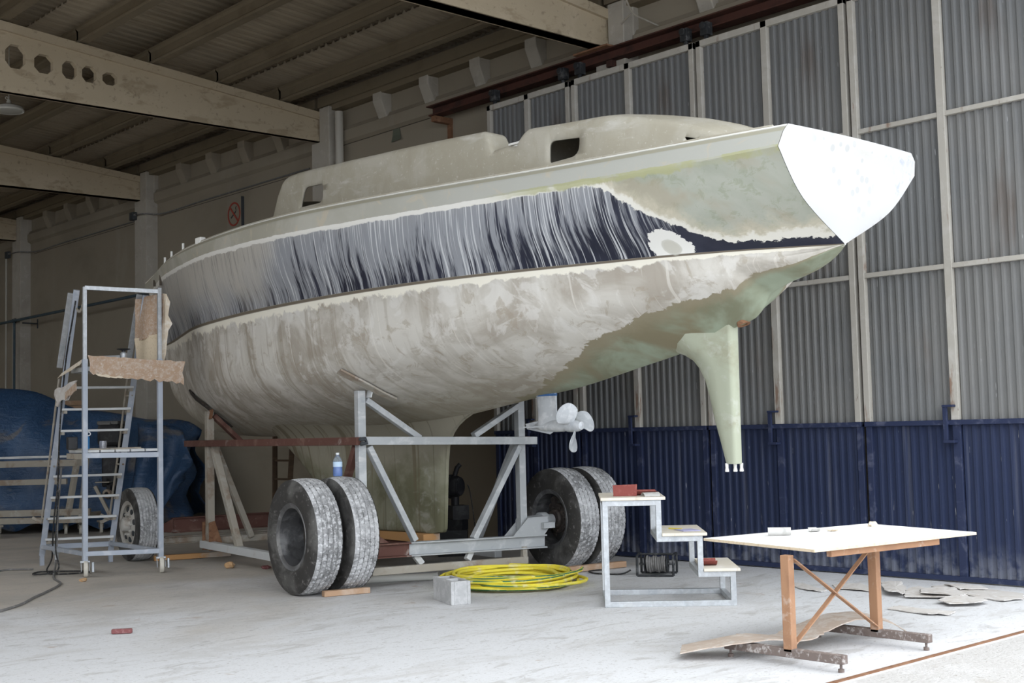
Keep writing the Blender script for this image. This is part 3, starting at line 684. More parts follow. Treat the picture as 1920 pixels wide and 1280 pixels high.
# the side skins are rebuilt as flat-filled sheets in (y, z) with the openings left out
def side_skin(sg):
    import bmesh as _bm
    from mathutils.geometry import delaunay_2d_cdt
    from mathutils import Vector
    def hz(y, z):
        zt = float(np.interp(y, ZT_y, ZT_z)); k = np.clip((z-3.42)/max(zt-.05-3.42, .01), 0, 1); return float(HC(y)) - .012*k
    outer = [(y, 3.42) for y in cy] + [(y, float(np.interp(y, ZT_y, ZT_z)) - .05) for y in cy[::-1]]
    pts = [Vector(p) for p in outer]; faces_in = [list(range(len(outer)))]; edges = []
    for W in (WIN1, WIN2, WIN3):
        b0 = len(pts); pts += [Vector(p) for p in W]; edges += [(b0+i, b0+(i+1) % len(W)) for i in range(len(W))]
    edges += [(i, (i+1) % len(outer)) for i in range(len(outer))]
    for y in np.arange(5.8, 11.4, .11):
        zt = float(np.interp(y, ZT_y, ZT_z)) - .05
        for z in np.arange(3.47, zt-.02, .07): pts.append(Vector((y, z)))
    v, e, f, _, _, _ = delaunay_2d_cdt(pts, edges, [], 1, 1e-5)
    def inside(p, poly):
        c = False; k = len(poly)
        for i in range(k):
            (x1, y1), (x2, y2) = poly[i], poly[i-1]
            if (y1 > p[1]) != (y2 > p[1]) and p[0] < (x2-x1)*(p[1]-y1)/(y2-y1) + x1: c = not c
        return c
    fs = []
    for t3 in f:
        c = sum((v[i] for i in t3), Vector((0, 0))) / 3
        if any(inside(c, W) for W in (WIN1, WIN2, WIN3)) or not inside(c, outer): continue
        fs.append(tuple(t3))
    return [(CX + sg*hz(p[0], p[1]), p[0], p[1]) for p in v], fs
# replace the plain side strips (first and last four columns) by the pierced skins
mb2 = MB(); RR = np.array(rows)[:, 4:NR-4]
b0 = len(mb2.v); mb2.v += [tuple(p) for p in RR.reshape(-1, 3)]; nb = RR.shape[1]
for i in range(RR.shape[0]-1):
    for j in range(nb-1):
        m_ = RR[i:i+2, j:j+2].reshape(-1, 3).mean(0)
        if 11.14 < m_[1] < 11.36 and .16 < abs(m_[0]-CX) < .80: continue
        mb2.f.append((b0+i*nb+j, b0+(i+1)*nb+j, b0+(i+1)*nb+j+1, b0+i*nb+j+1)); mb2.m.append(0)
mb2.add(rows[0], [tuple(range(NR))])
for sg in (-1, 1): mb2.add(*side_skin(sg))
cab = obj('coachroof', mb2, [MT['cabin']], yacht, smooth=True, sharp=35)
cab['label'] = 'beige laminate coachroof stepping up to the doghouse'
import bmesh as _bm
_b = _bm.new(); _b.from_mesh(cab.data); _bm.ops.remove_doubles(_b, verts=_b.verts, dist=.0006); _bm.ops.recalc_face_normals(_b, faces=_b.faces); _b.to_mesh(cab.data); _b.free()
cab.data.polygons.foreach_set('use_smooth', [True]*len(cab.data.polygons)); cab.data.set_sharp_from_angle(angle=radians(35))
sol = cab.modifiers.new('s', 'SOLIDIFY'); sol.thickness = .022; sol.offset = 0
# ground-white rims of the window openings
def rim(poly, w, name, mt, jag=0.):
    mb = MB(); r = np.random.default_rng(3); pts = []
    c = np.mean(poly, 0); P = np.array(poly)
    outp = P + np.array([nrm(p-c) for p in P])*w*(1 + r.uniform(-jag, jag, (len(P),1)))
    for sg in (-1,):
        ring = []
        for A, off in ((P, .0), (P, .004), (outp, .004), (outp, .0)):
            ring.append([(CX + sg*(float(HC(y)) - .012*np.clip((z-3.42)/.45,0,1) + off), y, z) for y, z in A])
        R = np.array(ring); R = np.concatenate([R, R[:1]], 0); R = np.concatenate([R, R[:, :1]], 1)
        mb.grid(R)
    return obj(name, mb, mt, yacht, smooth=False)
rim(WIN1, .012, 'window_rim', MT['filler_white'])
rim(WIN2, .05, 'window_rim', mat('fibre_edge', (.66,.62,.56), .9, layers=[((.48,.44,.37), 30, .5, .7, .7)]), .35)
rim(WIN3, .008, 'window_rim', MT['filler_white'])
# ragged white line of old bedding along the foot of the coachroof
mb = MB(); r = np.random.default_rng(5); yl = np.arange(7.6, 11.4, .02); R0 = []; R1 = []
for y in yl:
    za = float(A_z(y)); w = .012 + .018*r.random(); x = CX - float(HC(y)) - .006
    zz = za + .05 + .012*math.sin(y*3)
    R0.append((x, y, zz - .012)); R1.append((x, y, zz + w))
mb.sheet(np.array([R0, R1]), .006, (1,0,0))
obj('bedding_line', mb, MT['filler_white'], yacht)
# sliding hatch garage left in the notch
mb = MB()
mb.lathe([(.0005,-.06),(.05,-.058),(.065,-.03),(.065,.0),(.0005,.012)], (CX-.80, 7.72, 3.835), (0,0,1), 20)
mb.bar((CX-.86,7.80,3.842),(CX-.86,7.62,3.842),.05,.018); mb.bar((CX-.86,7.80,3.815),(CX-.86,7.62,3.815),.05,.014)
obj('winch_base', mb, MT['filler_white'], yacht, smooth=True, sharp=30)
# stanchion stubs and dark chainplate slots at the bow
for y in (14.15, 13.62, 12.95):
    h = float(A_h(y)); z = float(A_z(y)); mb = MB(); mb.tube([(CX-h+.02,y,z-.01),(CX-h+.02,y,z+.085)], .014, 8)
    obj('stanchion_stub', mb, MT['filler_white'], yacht, smooth=True)
mb = MB(); y = 12.25; mb.box((CX-float(A_h(y))+.02, y, float(A_z(y))+.02), (.07,.12,.07)); obj('deck_cleat', mb, MT['filler_white'], yacht, bevel=.012)
for c, z0, z1 in (((7.494,14.885), 3.37, 3.455), ((7.238,14.213), 3.30, 3.43)):
    n = np.array((-.92,.37,0)); tg = np.array((.37,.92,0)); c0 = np.array((c[0], c[1], 0)) - n*.012; mb = MB()
    mb.prism([c0 + tg*a + np.array((0,0,z)) for a, z in ((-.014,z0),(.014,z0+.01),(.02,z1-.03),(.004,z1),(-.02,z1-.05))], n*.03)
    obj('fairlead_slot', mb, MT['dark_cavity'], yacht)

# ------------------------------------------------------------------ the hall (wall along +Y at X = 11, open front at Y = 4.1)
FR = [10.02, 16.05, 22.02, 28.0]          # faces of the concrete frames
XW, XL, YF, YB_ = 11.0, -9.0, 4.1, 34.2
def ST(name, mb, mt, label, cat, loc=(0,0,0), group=None, **k):
    o = obj(name, mb, mt, loc=loc, kind='structure', **k); return tag(o, label, cat, group, 'structure')
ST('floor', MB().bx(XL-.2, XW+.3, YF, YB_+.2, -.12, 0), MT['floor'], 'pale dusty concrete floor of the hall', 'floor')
ST('ground', MB().bx(-40, 45, -45, YF, -.15, -.004), MT['ground'], 'gritty pale ground outside the hall, in front of the rusty floor rail', 'ground')
mb = MB(); mb.bx(-9, 10.9, YF+.02, YF+.055, -.01, .006); ST('floor_rail', mb, MT['rust'], 'thin rusty rail set in the floor across the hall opening', 'rail')
roofz = lambda x: 6.50 + .094*(10.9 - x) if x > 1 else 6.50 + .094*(10.9 - 1) - .094*(1 - x)
# side wall with moulded top beam
def prof_wall():
    P = [(XW, 0.0), (XW, 5.80), (XW-.07, 5.84), (XW-.07, 6.00), (XW-.055, 6.015), (XW-.02, 6.07), (XW+.02, 6.08), (XW+.02, 6.60), (XW+.05, 6.76), (XW+.6, 6.70), (XW+.25, 0.0)]
    return P
mb = MB(); mb.prism([(x, YF, z) for x, z in prof_wall()], (0, YB_-YF, 0))
ST('wall_right', mb, MT['concrete_wall'], 'tall concrete side wall behind the boat and the sliding doors', 'wall')
mb = MB()
for y0, y1 in ((16.55, 21.6), (22.5, 27.5)):
    mb.bx(XW-.004, XW, y0-.1, y1, 5.555, 5.565)
mb.bx(XW-.012, XW, 10.5, 16.1, 5.80, 5.818)
ST('trim_1', mb, MT['dark_cavity'], 'dark joint between the wall panels', 'wall joint')
ST('wall_back', MB().bx(XL, XW, YB_, YB_+.2, 0, 8), MT['concrete_wall'], 'dim end wall at the far end of the hall', 'wall')
ST('wall_left', MB().bx(XL-.2, XL, YF, YB_, 0, 6.6), MT['concrete_wall'], 'far side wall of the hall', 'wall')
mb = MB(); mb.prism([(XL, YF, 6.2), (XW, YF, 6.2), (XW, YF, roofz(XW)), (1, YF, roofz(1)), (XL, YF, roofz(XL))], (0, .2, 0))
ST('wall_front', mb, MT['concrete_wall'], 'gable strip over the open front of the hall', 'wall')
# corrugated fibre-cement roof, sheets lapped row over row
mb = MB(); ys = np.arange(YF-.3, YB_+.3, .177/12)
ph_ = ((ys - YF)/.177) % 1.; wave = .085*np.exp(-((ph_-.5)/.15)**2) + .012*np.cos(2*pi*ph_)
xs = [11.6, 10.0, 8.42, 6.85, 5.28, 3.7, 2.1, 0.5, -1.0]
for i in range(len(xs)-1):
    a, b = xs[i] , xs[i+1] - (.14 if i < len(xs)-2 else 0)
    za = 6.72 + .094*(10.9 - a) + .030; zb = 6.72 + .094*(10.9 - max(b, 1.)) - .094*max(0, 1. - b)
    P = np.array([[(a, y, za + w) for y, w in zip(ys, wave)], [(b, y, zb + w) for y, w in zip(ys, wave)]])
    mb.grid(P)
ys2 = ys[::4]
mb.grid(np.array([[(-3.6, y, 6.72 + .094*5.3) for y in ys2], [(XL-.4, y, 6.72) for y in ys2]]))   # unseen gap past the ridge, added to let more daylight into the hall
o = ST('ceiling', mb, MT['roof_sheet'], 'brown corrugated roof sheets over the concrete purlins', 'roof', smooth=True)
sd = o.modifiers.new('s', 'SOLIDIFY'); sd.thickness = .008
# frames: tapered concrete beam on a pillar
oct_c = [(6.17, 6.375, .13, .155), (5.80, 6.40, .13, .155), (6.54, 6.345, .125, .125), (6.885, 6.325, .10, .12), (7.155, 6.315, .10, .11), (7.445, 6.30, .105, .085)]
def oct_pts(cx, cz, a, b):
    k = .45
    return [(cx+a*s, cz+b*t) for s, t in ((1,k),(k,1),(-k,1),(-1,k),(-1,-k),(-k,-1),(k,-1),(1,-k))]
nm = ['concrete beam nearest the open front, its end over the sliding door rail', 'concrete beam with octagonal holes, second from the open front', 'plain concrete beam, third from the open front', 'dim concrete beam, farthest from the open front']
for i, y in enumerate(FR):
    mb = MB(); d = .085 if i == 1 else .17
    bz = 5.90
    top = lambda x: 6.34 + .094*(10.9 - x)
    if i == 1:
        # web with the octagonal openings cut as real holes
        holes = sorted([h for h in oct_c if h[0] != 5.80] + [(5.78,6.385,.13,.15),(5.38,6.41,.14,.16),(4.98,6.43,.14,.17)], key=lambda h: -h[0])
        import bmesh as _bm
        def web_face(yy):
            vs = []; fs = []
            cuts = [10.9] + [ (holes[k][0]+holes[k][2] + .04) if k == 0 else (holes[k-1][0]-holes[k-1][2] + holes[k][0]+holes[k][2])/2 for k in range(len(holes))] + [holes[-1][0]-holes[-1][2]-.04, 1.0]
            fs_all = []
            for k in range(len(cuts)-1):
                xa, xb = cuts[k], cuts[k+1]
                hh = [h for h in holes if xb < h[0] < xa]
                o4 = [(xa, bz), (xa, top(xa)), (xb, top(xb)), (xb, bz)]
                if not hh: fs_all.append(o4); continue
                O = oct_pts(*hh[0])    # starts right-upper, counter-clockwise
                ru, ut, tl, lu, ll, lb, br, rl = O
                A, B, C_, D_ = o4     # right-bottom, right-top, left-top, left-bottom
                fs_all += [[A, B, ru, rl], [B, ut, ru], [B, C_, tl, ut], [C_, lu, tl], [C_, D_, ll, lu], [D_, lb, ll], [D_, A, br, lb], [A, rl, br]]
            return fs_all, holes
        F, holes = web_face(0)
        for yy in (y, y + d):
            for f in F: mb.add([(x, yy, z) for x, z in f], [tuple(range(len(f)))])
        for h in holes:
            O = oct_pts(*h)
            for a in range(8):
                p, q = O[a], O[(a+1) % 8]
                mb.add([(p[0],y,p[1]),(q[0],y,q[1]),(q[0],y+d,q[1]),(p[0],y+d,p[1])], [(0,1,2,3)])
        for f in ([(10.9,y,bz),(1,y,bz),(1,y+d,bz),(10.9,y+d,bz)], [(10.9,y,bz),(10.9,y+d,bz),(10.9,y+d,top(10.9)),(10.9,y,top(10.9))], [(10.9,y,top(10.9)),(10.9,y+d,top(10.9)),(1,y+d,top(1)),(1,y,top(1))]):
            mb.add(f, [(0,1,2,3)])
    else:
        mb.prism([(10.9,y,bz),(10.9,y,top(10.9)),(1.0,y,top(1.0)),(1.0,y,bz)], (0, d, 0))
    mb.prism([(1.0,y,bz),(1.0,y,top(1.0)),(-8.9,y,top(10.9)),(-8.9,y,bz)], (0, d, 0))
    # top flange, a hand wider than the web
    mb.prism([(10.86,y-.045,top(10.9)-.115),(10.86,y-.045,top(10.9)),(1.0,y-.045,top(1.0)),(1.0,y-.045,top(1.0)-.115)], (0, d+.09, 0))
    mb.prism([(10.86,y-.022,bz),(10.86,y-.022,bz+.07),(1.0,y-.022,bz+.07),(1.0,y-.022,bz)], (0, d+.044, 0))
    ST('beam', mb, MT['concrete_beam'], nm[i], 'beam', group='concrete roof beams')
    lab = ['stub of concrete pillar with flaking plaster above the sliding door rail', 'concrete pillar with flaking plaster beside the cream downpipe', 'pale concrete pillar left of the no smoking sign', 'dim concrete pillar farthest down the side wall'][i]
    mb = MB(); mb.bx(10.77, XW+.05, y-.30, y+.17, 0, 5.88)
    mb.bx(10.93, XW+.05, y-.30, y+.17, 5.8, 6.42); mb.bx(10.78, XW+.05, y-.28, y-.03, 5.8, 6.40)
    ST('pillar', mb, MT['plaster_pale'], lab, 'pillar', group='wall pillars', bevel=.012)
# purlins: I-shaped concrete sections bay by bay
fry = [YF] + FR + [YB_]
for b in range(5):
    y0, y1 = fry[b] + (.12 if b else 0), fry[b+1] + .10
    for k in range(9):
        x = 10.20 - 1.045*k; z = 6.36 + .094*(10.9 - x)
        pr = [(-.06,0),(.06,0),(.06,.035),(.028,.06),(.028,.17),(.06,.195),(.06,.23),(-.06,.23),(-.06,.195),(-.028,.17),(-.028,.06),(-.06,.035)]
        mb = MB(); mb.prism([(x+a, y0+.0, z+c) for a, c in pr], (0, y1-y0-.02, 0))
        mb.bx(x-.045, x+.045, y0, y0+.05, z, z+.22)
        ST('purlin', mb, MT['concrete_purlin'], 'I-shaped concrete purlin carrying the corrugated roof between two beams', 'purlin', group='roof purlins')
    mb = MB(); mb.bx(10.80, 11.02, y0, y1-.06, 6.42, 6.58); mb.bx(10.84, 11.02, y0, y1-.06, 6.34, 6.42)
    ST('purlin', mb, MT['concrete_purlin'], 'eaves purlin lying on the top of the side wall', 'purlin', group='eaves purlins')
# corbel blocks along the wall head
for b, (ya, n) in enumerate(((5.4, 4), (11.37, 4), (17.35, 4), (23.3, 4))):
    for k in range(n):
        y = ya + 1.08*k
        mb = MB(); mb.prism([(XW+.03, y-.1, 6.36), (XW-.17, y-.1, 6.36), (XW-.17, y-.1, 6.24), (XW-.065, y-.1, 6.0), (XW+.03, y-.1, 6.0)], (0, .21, 0))
        ST('corbel', mb, MT['plaster_pale'] if b < 2 else MT['concrete_wall'], 'rough plastered corbel block under the eaves of the side wall', 'corbel', group='corbels under the eaves', bevel=.015)

# ------------------------------------------------------------------ sliding door leaves hung from a red rail
XD = 10.60
def corr(mb, y0, y1, z0, z1, x, pitch=.0865, dep=.024):
    n = max(2, round((y1-y0)/pitch)); p = (y1-y0)/n; pts = []
    for i in range(n):
        a = y0 + i*p
        pts += [(a, x), (a+p*.50, x), (a+p*.65, x-dep), (a+p*.92, x-dep)]
    pts.append((y1, x))
    zs = [z0, z1]
    mb.grid(np.array([[(xx, y, z) for y, xx in pts] for z in zs]))
    return mb
leaves = [(4.81, 6.655, 5.735), (6.695, 8.525, 7.64), (8.565, 10.42, 9.53), (10.46, 11.93, 11.20)]
dl = ['sliding door leaf nearest the open front, behind the white table', 'sliding door leaf behind the transom and the skeg', 'sliding door leaf behind the far pair of dual wheels', 'narrow sliding door leaf farthest from the opening, behind the keel']
for i, (y0, y1, ym) in enumerate(leaves):
    d = thing('door_%d' % (i+1), dl[i], 'sliding door', (XD, (y0+y1)/2, 0.012), group='sliding door leaves', kind='structure')
    jw, mw = .062, .075
    obj('upper_panel', corr(MB(), y0+.02, y1-.02, 1.43, 5.50, XD+.03), MT['sheet_grey'], d)['label'] = 'grey ribbed upper sheet'
    obj('lower_panel', corr(MB(), y0+.02, y1-.02, .04, 1.41, XD+.03), MT['sheet_blue'], d)['label'] = 'navy ribbed lower sheet'
    mb = MB()
    for ya, yb in ((y0, y0+jw), (y1-jw, y1), (ym-mw/2, ym+mw/2)): mb.bx(XD-.03, XD+.03, ya, yb, 1.44, 5.56)
    for z in (2.80, 4.185): mb.bx(XD-.026, XD+.03, y0+.03, y1-.03, z, z+.045)
    mb.bx(XD-.03, XD+.03, y0, y1, 5.49, 5.56)
    obj('upper_frame', mb, MT['door_frame_pale'], d, bevel=.004)['label'] = 'cream painted upper frame with rust'
    mb = MB()
    for ya, yb in ((y0, y0+jw), (y1-jw, y1), (ym-mw/2, ym+mw/2)): mb.bx(XD-.012, XD+.03, ya, yb, .02, 1.42)
    mb.bx(XD-.036, XD+.03, y0, y1, 1.395, 1.44); mb.bx(XD-.03, XD+.03, y0, y1, .012, .055)
    obj('lower_frame', mb, MT['door_frame_blue'], d, bevel=.004)['label'] = 'navy lower frame'
    yb = ym + .075
    mb = MB(); mb.bx(XD-.075, XD-.05, yb-.02, yb+.02, 1.235, 1.56); mb.bx(XD-.085, XD-.02, yb-.085, yb+.02, 1.555, 1.575); mb.bx(XD-.085, XD-.01, yb-.085, yb+.02, 1.235, 1.26); mb.bx(XD-.05, XD-.03, yb-.02, yb+.02, 1.40, 1.43)
    obj('drop_bolt', mb, MT['door_frame_blue'], d, bevel=.003)
    for yy in (y0+.11, y1-.13):
        mb = MB(); mb.bx(XD-.045, XD+.05, yy-.05, yy+.05, 5.60, 5.74); mb.bx(XD-.02, XD+.02, yy-.02, yy+.02, 5.55, 5.62)
        mb.lathe([(.0005,-.02),(.04,-.02),(.04,.02),(.0005,.02)], (XD-.055, yy, 5.70), (1,0,0), 14)
        obj('hanger', mb, MT['black_metal'], d, bevel=.006)
rail = thing('door_rail', 'dark red steel rail the sliding doors hang from', 'rail', (10.78, 8.7, 5.70))
mb = MB(); mb.bx(10.62, 10.86, 4.15, 13.22, 5.815, 5.83); mb.bx(10.735, 10.75, 4.15, 13.22, 5.715, 5.82); mb.bx(10.66, 10.83, 4.15, 13.22, 5.70, 5.715)
obj('i_section', mb, MT['rail_red'], rail)
for yb in (13.15, 9.9):
    mb = MB(); mb.bx(10.68, 11.0, yb-.04, yb+.04, 5.62, 5.70)
    mb.bx(10.955, 11.0, yb-.035, yb+.035, 5.25, 5.70)
    obj('bracket', mb, MT['rust'] if yb > 12 else MT['rail_red'], rail, bevel=.004)
mb = MB(); mb.bx(10.55, 10.80, 9.80, 10.35, 5.83, 5.85)
obj('end_plate', mb, MT['rust'], rail)

# ------------------------------------------------------------------ fittings on the wall
mb = MB(); mb.tube([(10.855, 15.60, 0.01), (10.855, 15.60, 6.28)], .062, 14)
dp = solo('downpipe', mb, MT['pipe_cream'], 'cream vertical downpipe beside the flaking pillar', 'pipe', smooth=True)
# no smoking sign
sg = thing('no_smoking_sign', 'round red no smoking symbol on a tan plate on the side wall', 'sign', (10.97, 18.87, 4.95))
mb = MB(); mb.bx(10.955, 10.998, 18.63, 19.10, 4.93, 5.47); obj('plate', mb, MT['sign_plate'], sg)
mb = MB(); mb.bx(10.95, 10.999, 18.615, 18.63, 4.93, 5.47); obj('edge_strip', mb, MT['box_dark'], sg)
ctr = (10.953, 18.865, 5.20)
mb = MB(); mb.lathe([(.175,0),(.205,0),(.205,.006),(.175,.006)], ctr, (-1,0,0), 36, closed=True)
c = np.array(ctr); mb.bar(c + np.array((-.004, .13, .13)), c + np.array((-.004,-.13,-.13)), .034, .006, up=(1,0,0))
obj('prohibition_ring', mb, MT['sign_red'], sg)
mb = MB(); mb.bar(c + np.array((-.002,.10,-.055)), c + np.array((-.002,-.06,.04)), .026, .004, up=(1,0,0))
mb.bar(c + np.array((-.002,-.07,.05)), c + np.array((-.002,-.05,.10)), .014, .004, up=(1,0,0)); mb.bar(c + np.array((-.002,-.05,.10)), c + np.array((-.002,-.075,.13)), .012, .004, up=(1,0,0))
obj('cigarette', mb, MT['box_dark'], sg)
mb = MB(); mb.sheet([[(10.993,14.44,5.82),(10.993,14.30,5.815)],[(10.99,14.46,5.70),(10.985,14.27,5.70)],[(10.975,14.47,5.62),(10.96,14.23,5.625)]], .004, (-1,0,0))
solo('tape_flap', mb, MT['green_tape'], 'small grey green flap hanging from the joint of the wall', 'flap')
# conduits and junction boxes
def wire(pts, r, mt, label, name='cable', cat='cable', n=8, **k):
    return solo(name, MB().tube(smoothpath(pts), r, n), mt, label, cat, smooth=True, **k)
def smoothpath(P, n=6):
    P = [np.asarray(p, float) for p in P]; out = []
    for i in range(len(P)-1):
        p0, p1, p2, p3 = P[max(i-1,0)], P[i], P[i+1], P[min(i+2, len(P)-1)]
        for k in range(n):
            u = k/n; out.append(.5*((2*p1)+(p2-p0)*u+(2*p0-5*p1+4*p2-p3)*u*u+(3*p1-p0-3*p2+p3)*u**3))
    out.append(P[-1]); return out
def straight(pts): return [np.asarray(p, float) for p in pts]
for yy, lb in ((22.10, 'dark junction box on the pillar left of the no smoking sign'), (28.25, 'dark junction box on the farthest pillar')):
    t_ = thing('junction_box', lb, 'junction box', (10.74, yy+.1, 5.55), group='junction boxes')
    mb = MB(); mb.bx(10.68, 10.77, yy-.02, yy+.13, 5.53, 5.68); obj('housing', mb, MT['box_dark'], t_, bevel=.012)
    mb = MB(); mb.lathe([(.022,0),(.022,.05),(.014,.05),(.014,.08)], (10.72, yy-.02, 5.62), (0,-1,0), 12); obj('gland', mb, MT['cable_grey'], t_, smooth=True)
wire([(10.74,22.02,5.62),(10.75,21.75,5.60),(10.96,21.4,5.58),(10.975,20,5.60),(10.975,18,5.60),(10.975,16.6,5.60)], .014, MT['cable_grey'], 'thin grey conduit along the wall above the no smoking sign')
wire([(10.74,28.2,5.62),(10.75,27.75,5.61),(10.96,27.3,5.585),(10.975,26,5.60),(10.975,22.6,5.60)], .014, MT['cable_grey'], 'thin grey conduit along the farthest wall bay')
mb = MB(); mb.tube([(10.72,28.38,5.55),(10.72,28.38,0.6)], .02, 8); solo('conduit', mb, MT['pipe_cream'], 'thin pale vertical conduit on the farthest pillar', 'conduit', smooth=True)
mb = MB(); mb.tube([(10.66, 29.6, 4.09), (10.66, 17.0, 4.09)], .028, 10)
for y in (27.75, 20.4): mb.lathe([(.045,-.06),(.045,.06)], (10.66, y, 4.09), (0,1,0), 12)
t_ = thing('air_pipe', 'dark blue air pipe running along the side wall', 'pipe', (10.66, 27.7, 0.5))
obj('main_pipe', mb, MT['pipe_blue'], t_, smooth=True)
mb = MB(); mb.tube([(10.66,27.75,4.09),(10.66,27.75,.5)], .026, 10); obj('drop_pipe', mb, MT['pipe_blue'], t_, smooth=True)
for y in (27.3, 21.4, 18.0):
    mb = MB(); mb.bx(10.66, 10.995, y-.015, y+.015, 3.99, 4.02); mb.bx(10.985, 10.997, y-.02, y+.02, 3.9, 4.1); obj('pipe_bracket', mb, MT['box_dark'], t_)
# high-bay lamp
lp = thing('high_bay_lamp', 'round white high bay lamp hanging under the roof', 'lamp', (6.83, 18.0, 6.2))
c = (6.83, 18.0, 6.17)
mb = MB(); mb.lathe([(.0005,.10),(.05,.10),(.10,.085),(.19,.05),(.21,.01),(.205,-.01),(.195,-.005),(.0005,.0)], c, (0,0,1), 40); obj('reflector', mb, MT['lamp_body'], lp, smooth=True)
mb = MB(); mb.lathe([(.0005,-.012),(.17,-.012),(.185,-.004),(.0005,-.004)], c, (0,0,1), 40); obj('diffuser', mb, MT['lamp_lens'], lp, smooth=True)
mb = MB(); mb.lathe([(.03,.10),(.035,.13),(.02,.16),(.0005,.16)], c, (0,0,1), 16); mb.lathe([(.02+.006*cos(a), .006*sin(a)) for a in np.linspace(0, 2*pi, 8)[:-1]], (6.80,18.0,6.35), (0,1,0), 16, closed=True)
mb.tube([(6.83,18,6.32),(6.83,18,7.09)], .006, 6); obj('hook', mb, MT['lamp_body'], lp, smooth=True)
# ties on the near pillar stub
mb = MB(); mb.tube(smoothpath([(10.50,9.65,6.66),(10.66,9.62,6.42),(10.76,9.58,6.2),(10.86,9.5,6.12),(10.95,9.35,6.02)]), .011, 7); mb.tube([(10.76,9.6,6.19),(10.74,9.74,6.10)], .011, 7)
solo('tie_wire', mb, MT['steel_dusty'], 'bent steel tie wire on the plastered stub by the nearest beam', 'wire', smooth=True)

# ------------------------------------------------------------------ boat trailer (local frame a across, b forward)
TO = np.array((6.95, 9.75, 0.)); E_A = np.array((.9928, -.1195, 0.)); E_B = np.array((.1195, .9928, 0.))
def T(a, b, z): return TO + a*E_A + b*E_B + np.array((0, 0, z))
tr = thing('boat_trailer', 'grey and red steel boat trailer on dual truck wheels under the yacht', 'trailer', T(1., 1.8, 0))
def tbar(name, p, q, w, h, mt, label=None, up=(0,0,1), bevel=.005, ext=0):
    o = obj(name, MB().bar(T(*p), T(*q), w, h, up, ext), MT[mt], tr, bevel=bevel)
    if label: o['label'] = label
    return o
tbar('post', (.04,.04,.40), (.04,.04,1.85), .08, .08, 'steel_grey', up=E_B)
tbar('post', (1.88,.04,.37), (1.88,.04,1.74), .08, .08, 'steel_grey', up=E_B)
tbar('post', (.04,3.69,.16), (.04,3.69,1.75), .085, .085, 'steel_dusty', up=E_B, label='rusty front post')
tbar('post', (1.88,3.69,.16), (1.88,3.69,1.80), .085, .085, 'steel_dusty', up=E_B, label='rusty front post')
tbar('crossbar', (.03,-.035,1.38), (2.03,-.035,1.333), .05, .078, 'steel_grey')
tbar('crossbar', (.0,3.60,1.375), (1.95,3.60,1.36), .05, .075, 'steel_red')
tbar('side_bar', (-.015,-.03,1.378), (-.015,4.29,1.378), .05, .075, 'steel_red', 'dark red side bar')
tbar('side_bar', (1.945,-.03,1.34), (1.945,4.2,1.35), .05, .075, 'steel_red')
for p, q in (((.10,-.0,1.325),(.585,.0,.42)), ((1.83,.0,1.28),(1.26,.0,.39)), ((.09,.02,1.76),(.67,.02,1.39)), ((1.86,.02,1.70),(1.30,.02,1.40))):
    tbar('brace', p, q, .055, .075, 'steel_grey', up=E_B)
tbar('brace', (.04,.12,1.33), (.04,.80,.26), .07, .06, 'steel_red', 'dark red brace', up=E_A)
tbar('brace', (1.88,.12,1.32), (1.88,.86,.28), .07, .06, 'steel_grey', up=E_A)
tbar('brace', (.04,3.56,1.33), (.04,2.86,.22), .075, .075, 'steel_dusty', up=E_A)
tbar('brace', (.09,3.62,1.33), (.52,3.62,.27), .065, .065, 'steel_dusty', up=E_B)
tbar('brace', (1.83,3.62,1.33), (1.4,3.62,.27), .065, .065, 'steel_dusty', up=E_B)
tbar('support_arm', (.07,3.64,1.70), (.42,3.60,1.36), .05, .10, 'steel_red', up=E_B)
tbar('support_arm', (1.86,3.66,1.77), (1.5,3.62,1.36), .05, .10, 'steel_red', up=E_B)
tbar('base_rail', (.0,3.70,.25), (1.98,3.70,.25), .075, .075, 'steel_dusty')
tbar('base_rail', (.02,3.86,.205), (.02,.5,.165), .09, .085, 'steel_pale', 'dust covered lower side rail')
tbar('base_rail', (1.90,3.86,.205), (1.90,.5,.165), .09, .085, 'steel_pale')
tbar('base_rail', (.10,-.01,.165), (1.89,-.01,.135), .07, .072, 'steel_dusty')
tbar('base_rail', (.10,1.9,.17), (1.89,1.9,.17), .08, .08, 'steel_dusty')
tbar('bracket', (1.86,-.01,.14), (1.86,-.01,.27), .055, .05, 'steel_dusty', up=E_B)
for a0, a1 in ((.66,.60),(1.18,1.24)): tbar('bracket', (a0,-.0,.19), (a1,.02,.275), .06, .05, 'steel_pale', up=E_B)
# axle I-beam, partly in red primer
def ibeam(name, p, q, w, h, t, mt):
    p = np.asarray(p); q = np.asarray(q); u = np.array((0,0,1.)); mb = MB()
    mb.bar(p+u*(h/2-t/2), q+u*(h/2-t/2), w, t); mb.bar(p-u*(h/2-t/2), q-u*(h/2-t/2), w, t); mb.bar(p, q, t, h-2*t)
    return obj(name, mb, MT[mt], tr, bevel=.003)
ibeam('axle_beam', T(.52,.0,.342), T(2.13,.0,.308), .10, .135, .014, 'steel_grey')
ibeam('axle_beam', T(-.05,.0,.353), T(.52,.0,.342), .10, .135, .014, 'steel_red')['label'] = 'red primed end of the axle beam'
mb = MB(); mb.prism([T(.02,-.01,.42), T(.02,-.01,.60), T(.30,-.01,.42)], E_B*.012); obj('gusset', mb, MT['steel_red'], tr)
mb = MB(); mb.prism([T(1.70,-.045,.375), T(1.90,-.045,.555), T(2.14,-.045,.555), T(2.17,-.045,.45), T(2.10,-.045,.375)], E_B*.014); mb.prism([T(1.90,-.045,.545), T(2.15,-.045,.545), T(2.15,.16,.545), T(1.90,.16,.545)], (0,0,.014))
